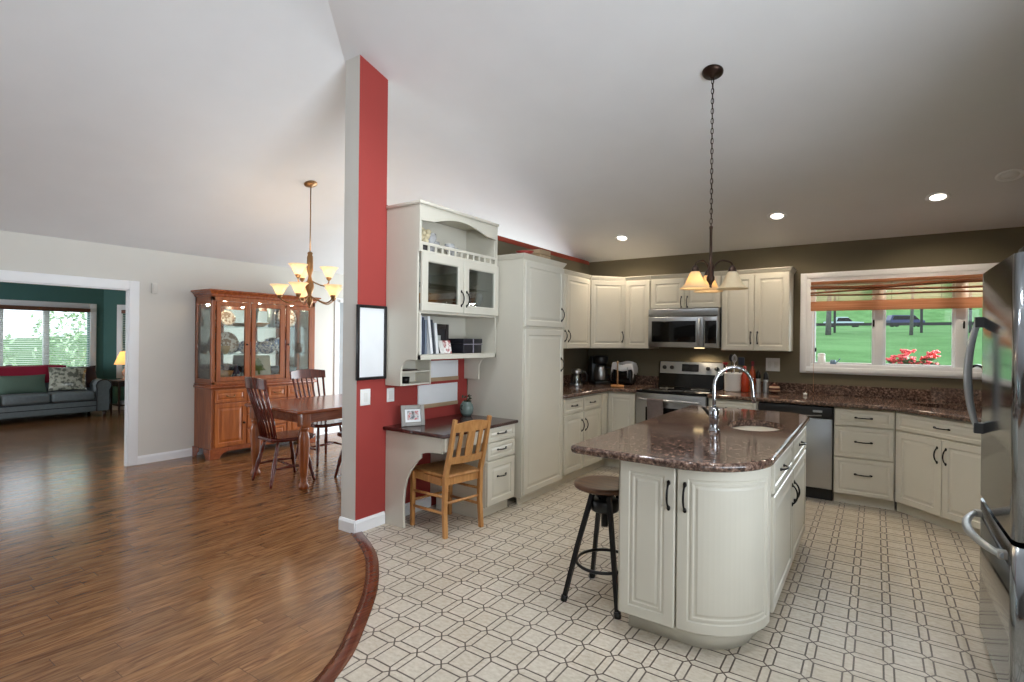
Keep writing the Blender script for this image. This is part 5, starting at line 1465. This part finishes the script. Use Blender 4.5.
def ch_arm(a, rr, zh, zs, dip):
    d = Vector((math.cos(R(a)), math.sin(R(a)), 0))
    pp = spline([d * .018 + Vector((0, 0, zh)), d * rr * .35 + Vector((0, 0, zh - dip * .55)), d * rr * .72 + Vector((0, 0, zh - dip)), d * rr * .97 + Vector((0, 0, zh - dip * .45)), d * rr + Vector((0, 0, zs - .015))], 5)
    ar = MB().tube(pp, .0072, 8).build('arm', 'brass', t)
    c = d * rr
    MB().lathe([(0, zs - .03), (.012, zs - .028), (.026, zs - .012), (.028, zs + .006), (.02, zs + .01), (0, zs + .006)], (c.x, c.y, 0), 16).build('socket_cup', 'brass', ar)
    MB().lathe([(.024, zs), (.036, zs + .02), (.052, zs + .055), (.068, zs + .085), (.092, zs + .108), (.095, zs + .112), (.090, zs + .112), (.066, zs + .089), (.049, zs + .057), (.033, zs + .022), (.020, zs + .004)], (c.x, c.y, 0), 26).build('shade', 'shade_d', ar)
    MB().ball((c.x, c.y, zs + .05), (.021, .021, .032), 12, 8).build('bulb', 'bulb', ar)
    lamp_light(ar, (c.x, c.y, zs + .095), .8, (1, .86, .68))
for k in range(5): ch_arm(34.6 + 270 + 72 * k, .29, 1.885, 1.885, .07)
for k in range(3): ch_arm(34.6 + 15 + 120 * k, .19, 2.05, 2.085, .05)

# ---- vertical blinds in the dining window, outlet plate high on the wall
t = thing('vertical_blind', 'pale vertical blind at the dining window beside the pillar', 'blind', (XL + .045, 5.63, .5))
MB().rbox(-.02, .02, -.45, .45, 1.50, 1.54, .004).build('head_rail', 'trim', t)
b = MB()
for i in range(11):
    c = -.40 + i * .08; b.box(-.03, .03, c - .001, c + .001, .02, 1.50)
    b.xf(Matrix.Translation((0, c, 0)) @ Matrix.Rotation(R(55), 4, 'Z') @ Matrix.Translation((0, -c, 0)), len(b.v) - 8)
b.build('vanes', plain('pale_blind_vane', S(206, 216, 222), .6), t)
t = thing('door_chime', 'small white chime box on the wall right of the opening', 'chime', (XL, 2.66, 2.0))
MB().rbox(0, .025, -.03, .03, -.06, .06, .006).build('cover', 'wall_grey', t)
MB().rbox(.023, .028, -.018, .018, -.04, .04, .003).build('grille', 'wall_grey', t)

# ================================================================ LIVING ROOM
M['sofa'] = plain('grey_sofa_fabric', S(112, 120, 122), .9, var=.08, scale=25)
M['sofa_dark'] = plain('dark_piping', S(30, 30, 34), .8)
t = thing('sofa', 'grey fabric sofa with rolled arms below the living room window', 'sofa', (-11.40, 1.44, 0), R(90))
SL = 2.32
MB().rbox(.0, SL, .02, .90, .10, .31, .02).build('base', 'sofa', t)
MB().box(.02, SL - .02, .015, .022, .20, .212).box(.02, SL - .02, .015, .022, .292, .304).build('piping', 'sofa_dark', t)
for i in range(3):
    x = .24 + i * .615
    MB().rbox(x + .004, x + .611, -.02, .62, .312, .475, .045, 3).build('seat_cushion', 'sofa', t)
    MB().rbox(x + .01, x + .605, .50, .74, .47, .86, .07, 3).build('back_cushion', 'sofa', t)
MB().rbox(.10, SL - .10, .66, .90, .31, .87, .07, 3).build('backrest', 'sofa', t)
for x, s in ((0, 1), (SL, -1)):
    pl = [(x + s * .03, .11), (x + s * .22, .11), (x + s * .22, .50)] + [(x + s * (.115 + .115 * math.cos(R(a))), .56 + .105 * math.sin(R(a))) for a in range(-10, 215, 15)] + [(x + s * .03, .47)]
    MB().prism(pl if s == 1 else pl[::-1], -.01, .86, 'y', True).build('arm', 'sofa', t)
    MB().tube([(p[0], -.012, p[1]) for p in pl], .008, 6, True).build('piping', 'sofa_dark', t)
for x in (.08, SL - .08):
    for y in (.07, .83): MB().lathe([(0, 0), (.022, 0), (.034, .10), (0, .10)], (x, y, 0), 12).build('foot', 'darkwood', t)
def sofa_local(o, x, y, z, rx=0, rz=0):
    o.location = (-11.40 - y, 1.44 + x, z); o.rotation_euler = (R(rx), 0, R(90 + rz))
def drape(w, mat, name, label, cat, x, zt, front):
    def F(u, v):
        s = -front + (front + .42) * v
        xx = -w / 2 + w * u
        if s < 0: return (xx, .455 + .012 * math.sin(7 * u + 3 * v), zt + s)
        return (xx, .455 + s, zt + .012 * math.sin(9 * u) * math.sin(PI * min(1, s / .4)))
    o = MB().surf(F, 20, 20).build(name, mat); o.location = (-11.40, 1.44 + x, 0); o.rotation_euler = (0, 0, R(90))
    sm = o.modifiers.new('thickness', 'SOLIDIFY'); sm.thickness = .01; sm.offset = 1
    return tag(o, label, cat)
drape(1.55, plain('crimson_throw_fabric', S(150, 26, 54), .9, var=.1), 'throw_blanket', 'crimson throw spread over the back of the grey sofa', 'blanket', 1.02, .905, .28)
def pillow(name, w, h, d, mat, label):
    def F(u, v):
        a, b_ = 2 * u - 1, 2 * v - 1
        pf = (1 - abs(a) ** 2.6) * (1 - abs(b_) ** 2.6)
        q = 1 - .06 * (1 - abs(a)) * abs(b_) - 0
        return a * w / 2 * (1 - .07 * (1 - b_ * b_)), d / 2 * max(0, pf) ** .6, b_ * h / 2 * (1 - .07 * (1 - a * a))
    m = MB().surf(lambda u, v: (F(u, v)[0], -F(u, v)[1] - .001, F(u, v)[2]), 16, 16).surf(lambda u, v: (F(u, v)[0], F(u, v)[1] + .001, F(u, v)[2]), 16, 16, flip=True)
    return tag(m.build(name, mat), label, 'pillow')
o = pillow('bolster_pillow', .62, .32, .16, plain('sage_green_fabric', S(92, 112, 98), .9), 'long sage green pillow lying against the sofa back'); sofa_local(o, 1.18, .33, .625, -18)
o = pillow('throw_pillow', .52, .44, .16, patterned('floral_fabric', S(176, 176, 160), S(98, 100, 90), 14), 'pale floral throw pillow leaning at the right end of the sofa'); sofa_local(o, 1.76, .26, .695, -24, -14)
o = pillow('throw_pillow', .44, .42, .16, plain('dark_plum_fabric', S(44, 28, 34), .9), 'dark plum pillow behind the floral pillow by the sofa arm'); sofa_local(o, 2.02, .385, .70, -18, 8)

# blinds
M['slat'] = plain('white_blind_slat', S(232, 232, 228), .5)
def blind(label, w, h, place, n):
    t = thing('window_blind', label, 'blind')
    t.matrix_world = place
    MB().rbox(-w / 2, w / 2, -.05, .01, h - .065, h, .005).build('valance', plain('brown_valance', S(104, 66, 46), .5), t)
    b = MB()
    for i in range(n):
        z = .03 + (h - .10) * i / (n - 1); s = len(b.v)
        b.box(-w / 2 + .01, w / 2 - .01, -.022, .022, -.0012, .0012)
        b.xf(Matrix.Translation((0, -.02, z)) @ Matrix.Rotation(R(14), 4, 'X'), s)
    b.build('slats', 'slat', t)
    MB().rbox(-w / 2 + .01, w / 2 - .01, -.042, .002, .0, .018, .003).build('bottom_rail', 'slat', t)
    MB().tube([(-w / 2 + .18, -.045, .01), (-w / 2 + .18, -.045, h - .06)], .0016, 4).tube([(w / 2 - .18, -.045, .01), (w / 2 - .18, -.045, h - .06)], .0016, 4).build('ladder_cord', 'slat', t)
    return t
blind('white slatted blind with a dark valance over the wide living room window', 3.90, 1.19, Matrix.Translation((XV + .035, 1.765, .77)) @ Matrix.Rotation(R(90), 4, 'Z'), 34)
blind('narrow white slatted blind in the angled bay behind the table lamp', 1.0, 1.23, dg @ Matrix.Translation((.845, -.03, .725)), 34)
# side table and lamp
t = thing('side_table', 'dark wood two-tier side table between sofa and bay window', 'table', (-11.56, 4.06, 0))
MB().rbox(-.22, .22, -.22, .22, .60, .63, .006).build('tabletop', 'darkwood', t)
MB().rbox(-.19, .19, -.19, .19, .16, .18, .004).build('shelf', 'darkwood', t)
MB().box(-.19, .19, -.19, -.175, .52, .60).box(-.19, .19, .175, .19, .52, .60).box(-.19, -.175, -.175, .175, .52, .60).box(.175, .19, -.175, .175, .52, .60).build('apron', 'darkwood', t)
for sx in (-1, 1):
    for sy in (-1, 1): MB().tube([(sx * .19, sy * .19, 0), (sx * .19, sy * .19, .60)], [.018, .024], 4).build('leg', 'darkwood', t)
for i, (z, w, col, lab) in enumerate(((.181, .28, S(226, 226, 222), 'white magazine at the bottom of the stack on the side table shelf'), (.206, .26, S(196, 200, 206), 'pale grey magazine on top of the stack on the side table shelf'))):
    o = MB().rbox(-w / 2, w / 2, -.11, .11, 0, .024, .003).build('magazine', plain('magazine_cover', col, .4)); o.location = (-11.56, 4.06, z)
    tag(o, lab, 'magazine')
t = thing('table_lamp', 'lit table lamp with cream pleated shade on the side table', 'lamp', (-11.56, 4.03, .6305))
MB().lathe([(0, 0), (.07, 0), (.075, .012), (.03, .03), (.022, .05), (.05, .09), (.058, .13), (.04, .18), (.016, .21), (.02, .23), (.010, .25), (.010, .33), (0, .33)], n=20).build('base', plain('rose_porcelain', S(196, 150, 124), .3), t)
MB().lathe([(.085, .53), (.10, .49), (.175, .30), (.180, .29), (.176, .29), (.097, .49), (.082, .53)], n=28).build('shade', shade_mat('cream_lamp_shade', S(240, 214, 160), S(255, 204, 130), .5, .5), t)
MB().ball((0, 0, .38), (.028, .028, .04), 12, 8).build('bulb', 'bulb', t)
lamp_light(t, (0, 0, .43), 5)

# ================================================================ WOVEN SHADE AND THE VIEW OUTSIDE
def reed(name, c1, c2, see):
    t = NT(name)
    o = t.pos()
    sep = t.n('ShaderNodeSeparateXYZ'); t.l(o, sep.inputs[0])
    f = t.math('FRACT', t.math('MULTIPLY', sep.outputs[2], 120))
    n = t.noise(t.mapping(o, (1.5, 1, 160)), 2, 3)
    c = t.ramp(n, [(.35, c1), (.65, c2)])
    df = t.n('ShaderNodeBsdfDiffuse'); t.l(c, df.inputs[0])
    tl = t.n('ShaderNodeBsdfTranslucent'); t.l(c, tl.inputs[0])
    m1 = t.n('ShaderNodeMixShader'); m1.inputs[0].default_value = .45; t.l(df.outputs[0], m1.inputs[1]); t.l(tl.outputs[0], m1.inputs[2])
    tr = t.n('ShaderNodeBsdfTransparent')
    m2 = t.n('ShaderNodeMixShader')
    t.l(t.math('MULTIPLY', t.math('GREATER_THAN', f, 1 - see), .9), m2.inputs[0]); t.l(m1.outputs[0], m2.inputs[1]); t.l(tr.outputs[0], m2.inputs[2])
    t.l(m2.outputs[0], t.out.inputs[0])
    return t.m
M['reed'] = reed('woven_reed', S(206, 164, 128), S(232, 200, 168), .45)
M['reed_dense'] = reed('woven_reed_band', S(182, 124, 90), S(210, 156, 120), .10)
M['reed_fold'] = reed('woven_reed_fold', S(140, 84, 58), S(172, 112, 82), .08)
t = thing('roman_shade', 'woven reed roman shade drawn up at the top of the kitchen window', 'shade', (.30, YB - .06, 1.80))
sw = .868
MB().rbox(-sw, sw, -.01, .03, .262, .29, .004).build('head_board', 'reed_dense', t)
def sheet(u, v): return (-sw + 2 * sw * u, .012 + .004 * math.sin(3 * u), .09 + .185 * v)
b = MB().surf(sheet, 40, 10)
b.build('woven_sheet', 'reed', t)
def wave(x, k): return .007 * math.sin(2.3 * x + k) + .006 * math.sin(5.1 * x + 2 * k)
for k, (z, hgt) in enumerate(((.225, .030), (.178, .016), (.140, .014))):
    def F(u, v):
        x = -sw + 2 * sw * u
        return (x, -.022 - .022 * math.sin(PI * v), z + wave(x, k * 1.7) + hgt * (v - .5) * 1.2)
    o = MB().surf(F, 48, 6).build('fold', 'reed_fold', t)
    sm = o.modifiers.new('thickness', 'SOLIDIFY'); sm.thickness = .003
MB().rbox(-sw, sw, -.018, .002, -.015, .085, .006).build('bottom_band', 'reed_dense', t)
for x in (-.62, -.18, .2, .62): MB().tube([(x, .008, -.01), (x, .008, .26)], .0015, 4).build('cord', 'darkwood', t)
MB().tube([(-sw + .03, -.03, .26), (-sw + .03, -.034, -.3), (-sw + .034, -.03, -.86)], .0018, 4).build('pull_cord', 'reed_dense', t)

# ground outside: lawn rising to a road and a grassy bank
def lawn_z(y):
    P = ((6.6, .15), (9, .40), (14, 1.0), (24, 1.78), (40, 2.5), (70, 3.05), (96, 3.70), (106, 3.9), (114, 5.2), (140, 13), (190, 26))
    if y <= P[0][0]: return P[0][1]
    for (a, za), (b_, zb) in zip(P[:-1], P[1:]):
        if a <= y <= b_: return za + (zb - za) * (y - a) / (b_ - a)
    return P[-1][1]
gm = NT('mown_grass'); gp = gm.pos()
gn = gm.noise(gp, .55, 4, .6); gf = gm.noise(gp, 18, 3)
gc = gm.ramp(gn, [(.35, S(76, 118, 66)), (.65, S(102, 144, 90))])
gm.set(color=gm.mix(.25, gc, gm.ramp(gf, [(.3, S(58, 96, 50)), (.7, S(120, 154, 100))])), rough=.95, spec=.1)
ys = [6.6, 7.5, 9, 11, 14, 18, 24, 31, 40, 55, 70, 83, 96, 101, 106, 110, 114, 125, 140, 165, 190]
b = MB(); vs = [(-70 + 160 * i / 8, y, lawn_z(y)) for y in ys for i in range(9)]
b.add(vs, [(j * 9 + i, j * 9 + i + 1, (j + 1) * 9 + i + 1, (j + 1) * 9 + i) for j in range(len(ys) - 1) for i in range(8)], True)
struct(b.build('lawn', gm.m))
b = MB(); vs = [(-40 + 120 * i / 8, y, lawn_z(y) + .06) for y in (95, 98, 101, 105) for i in range(9)]
b.add(vs, [(j * 9 + i, j * 9 + i + 1, (j + 1) * 9 + i + 1, (j + 1) * 9 + i) for j in range(3) for i in range(8)], True)
struct(b.build('road', plain('asphalt_road', S(150, 150, 152), .9)))
b = MB(); vs = []
for k in range(7):
    s = k / 6; vs += [(30 - 14 * s, 106 + 30 * s, lawn_z(106 + 30 * s) + .15), (33 - 12 * s, 106 + 30 * s, lawn_z(106 + 30 * s) + .15)]
b.add(vs, [(2 * i, 2 * i + 1, 2 * i + 3, 2 * i + 2) for i in range(6)]); struct(b.build('driveway', plain('pale_gravel', S(200, 196, 186), .95)))
struct(MB().box(-45, XL - 5.8, -25, 40, -.5, -.4).build('garden_ground', gm.m))

def world_at(u, v, y):   # helper: the point at depth y seen past a landmark of the survey
    d = _r2 * ((u - 512) / FPX) - _u2 * ((v - 340) / FPX) + _f
    k = y / d.y
    return EYE + d * k
# fence
fy = 27.0
f = thing('garden_fence', 'dark post and rail fence across the lawn outside the window', 'fence', (3, fy, lawn_z(fy)))
MB().box(-14, 14, -.03, .03, .30, .42).build('rail', 'black', f); MB().box(-14, 14, -.02, .02, 1.30, 1.36).build('rail', 'black', f)
for i in range(19):
    x = -13.5 + i * 1.5; MB().box(x - .045, x + .045, -.05, .05, -.4, 1.40 if i % 3 else 1.6).build('post', 'black', f)
bark = plain('grey_bark', S(92, 90, 90), .95, var=.25, scale=12)
leafm = NT('tree_leaves'); leafm.set(color=leafm.ramp(leafm.noise(leafm.pos(), 3, 2), [(.35, S(74, 110, 56)), (.65, S(128, 162, 88))]), rough=.7)
def leaves(n, c, r, size, seed):
    rnd = random.Random(seed); b = MB()
    for i in range(n):
        while True:
            q = Vector((rnd.uniform(-1, 1), rnd.uniform(-1, 1), rnd.uniform(-1, 1)))
            if q.length < 1: break
        p = Vector((c[0] + q.x * r[0], c[1] + q.y * r[1], c[2] + q.z * r[2]))
        d = Vector((rnd.gauss(0, 1), rnd.gauss(0, 1), rnd.gauss(0, 1))).normalized() * size * rnd.uniform(.7, 1.3); e = d.orthogonal().normalized() * size * .5
        b.add([p - d, p + e, p + d, p - e], [(0, 1, 2, 3)])
    return b
def tree(label, u, y, rad, h, lean, seed):
    p = world_at(u, 340, y); z = lawn_z(y)
    t = thing('garden_tree', label, 'tree', (p.x, y, z - .1), 0, 'trees beyond the lawn')
    b = MB().tube([(0, 0, 0), (.02, 0, h * .3), (.05, 0, h * .62), (lean, 0, h)], [rad * 1.25, rad, rad * .9, rad * .6], 10)
    b.tube([(.05, 0, h * .55), (-.6, .2, h * .85), (-1.0, .3, h * 1.1)], [rad * .5, rad * .4, rad * .3], 8).tube([(.05, 0, h * .6), (.6, -.1, h * .9), (1.0, 0, h * 1.15)], [rad * .5, rad * .4, rad * .3], 8)
    b.build('trunk', bark, t)
    leaves(420, (.2, 0, h * 1.45), (1.2, 1.2, 1.0), .18, seed).build('crown', leafm.m, t)
tree('grey-trunked tree at the left of the lawn, in front of the pale truck', 828, 24, .085, 3.0, -.5, 3)
tree('slim tree in the middle pane, beside the dark van', 911, 24, .05, 3.0, .2, 5)
# parked cars
tyre = plain('tyre_rubber', S(24, 24, 26), .8)
def car(label, cat, u, v, y, rz, col, L, H, cab):
    p = world_at(u, v, y)
    t = thing('truck' if cat == 'truck' else 'van', label, cat, (p.x, y, p.z), rz)
    W = 1.8
    MB().prism(cab, -W / 2, W / 2, 'y').build('body', plain('car_paint_' + cat, col, .3), t, .06)
    gl = [(x * .93 + (.02 * L), z) for x, z in cab if z > H * .55]
    if len(gl) > 2:
        zs = [z for _, z in gl]; gm_ = [(x, max(H * .60, min(z, H - .14))) for x, z in gl]
        MB().prism(gm_, -W / 2 - .01, W / 2 + .01, 'y').build('windows', 'blackglass', t)
    for x in (-L * .31, L * .31):
        for s in (-1, 1):
            MB().lathe([(0, -.11), (.34, -.11), (.36, -.08), (.36, .08), (.34, .11), (0, .11)], n=20).xf(Matrix.Translation((x, s * (W / 2 - .12), .36)) @ Matrix.Rotation(R(90), 4, 'X')).build('wheel', tyre, t)
    return t
TR = [(-2.6, .45), (2.6, .45), (2.65, .95), (1.2, 1.05), (.55, 1.75), (-.9, 1.78), (-1.15, 1.08), (-2.6, 1.05)]
VN = [(-2.2, .4), (2.2, .4), (2.25, .95), (1.5, 1.1), (.9, 1.75), (-2.0, 1.78), (-2.25, 1.0)]
car('pale blue pickup truck parked beyond the lawn, seen in the left pane', 'truck', 843, 328.5, 97, R(8), S(176, 196, 206), 5.2, 1.78, TR)
car('dark blue van parked beyond the lawn, seen in the middle pane', 'van', 905, 327.0, 99, R(20), S(50, 54, 96), 4.5, 1.78, VN)
# flowering plants under the window
fol = plain('dark_flower_foliage', S(62, 86, 50), .7, var=.25, scale=8)
pet = plain('coral_red_petals', S(206, 70, 74), .6, var=.25, scale=20)
def flower(label, u, v0, v1, y, seed, nb):
    top = world_at(u, v0, y); z0 = lawn_z(y)
    h = top.z - z0
    t = thing('flowering_plant', label, 'plant', (top.x, y, z0 - .01), 0, 'red flowers under the window')
    rnd = random.Random(seed)
    leaves(460, (0, 0, h * .5), (.125, .125, h * .47), .04, seed).build('foliage', fol, t)
    b = MB()
    for i in range(3): b.tube([(rnd.uniform(-.03, .03), 0, 0), (rnd.uniform(-.1, .1), rnd.uniform(-.1, .1), h * .8)], .006, 5)
    b.build('stem', fol, t)
    b = MB()
    for i in range(nb):
        a = rnd.uniform(0, 2 * PI); r = .095 * math.sqrt(rnd.random()); z = h - rnd.random() * .17
        for k in range(5):
            c = Vector((r * math.cos(a) + .02 * math.cos(k * 1.257), r * math.sin(a) + .02 * math.sin(k * 1.257), z))
            b.ball(c + Vector((0, 0, rnd.uniform(-.012, .012))), .0135, 6, 4)
    b.build('blossoms', pet, t)
flower('low red flowering plant at the left of the middle pane', 893, 355, 366, 8.3, 11, 9)
flower('tall bushy red flowering plant in the middle pane', 907, 349, 366, 8.3, 12, 26)
flower('small red flowering plant between the two taller ones', 918, 356, 366, 8.3, 13, 12)
flower('tall red flowering plant at the right of the middle pane', 931, 350, 366, 8.3, 14, 22)
# shrubs beyond the living room windows
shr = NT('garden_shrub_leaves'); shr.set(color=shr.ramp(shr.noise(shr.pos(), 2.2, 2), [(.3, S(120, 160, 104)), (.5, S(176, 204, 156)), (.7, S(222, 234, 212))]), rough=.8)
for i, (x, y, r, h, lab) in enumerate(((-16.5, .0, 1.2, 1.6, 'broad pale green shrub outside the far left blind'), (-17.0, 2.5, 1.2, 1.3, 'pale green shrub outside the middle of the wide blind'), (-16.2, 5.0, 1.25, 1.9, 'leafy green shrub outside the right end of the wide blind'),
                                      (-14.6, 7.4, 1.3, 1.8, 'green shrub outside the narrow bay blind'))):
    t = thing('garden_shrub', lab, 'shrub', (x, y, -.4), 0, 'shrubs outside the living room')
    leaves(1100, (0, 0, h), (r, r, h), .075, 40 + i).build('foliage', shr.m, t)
    MB().tube([(0, 0, 0), (.1, 0, h * .6), (0, .1, h * 1.2)], [.09, .07, .04], 8).build('trunk', bark, t)
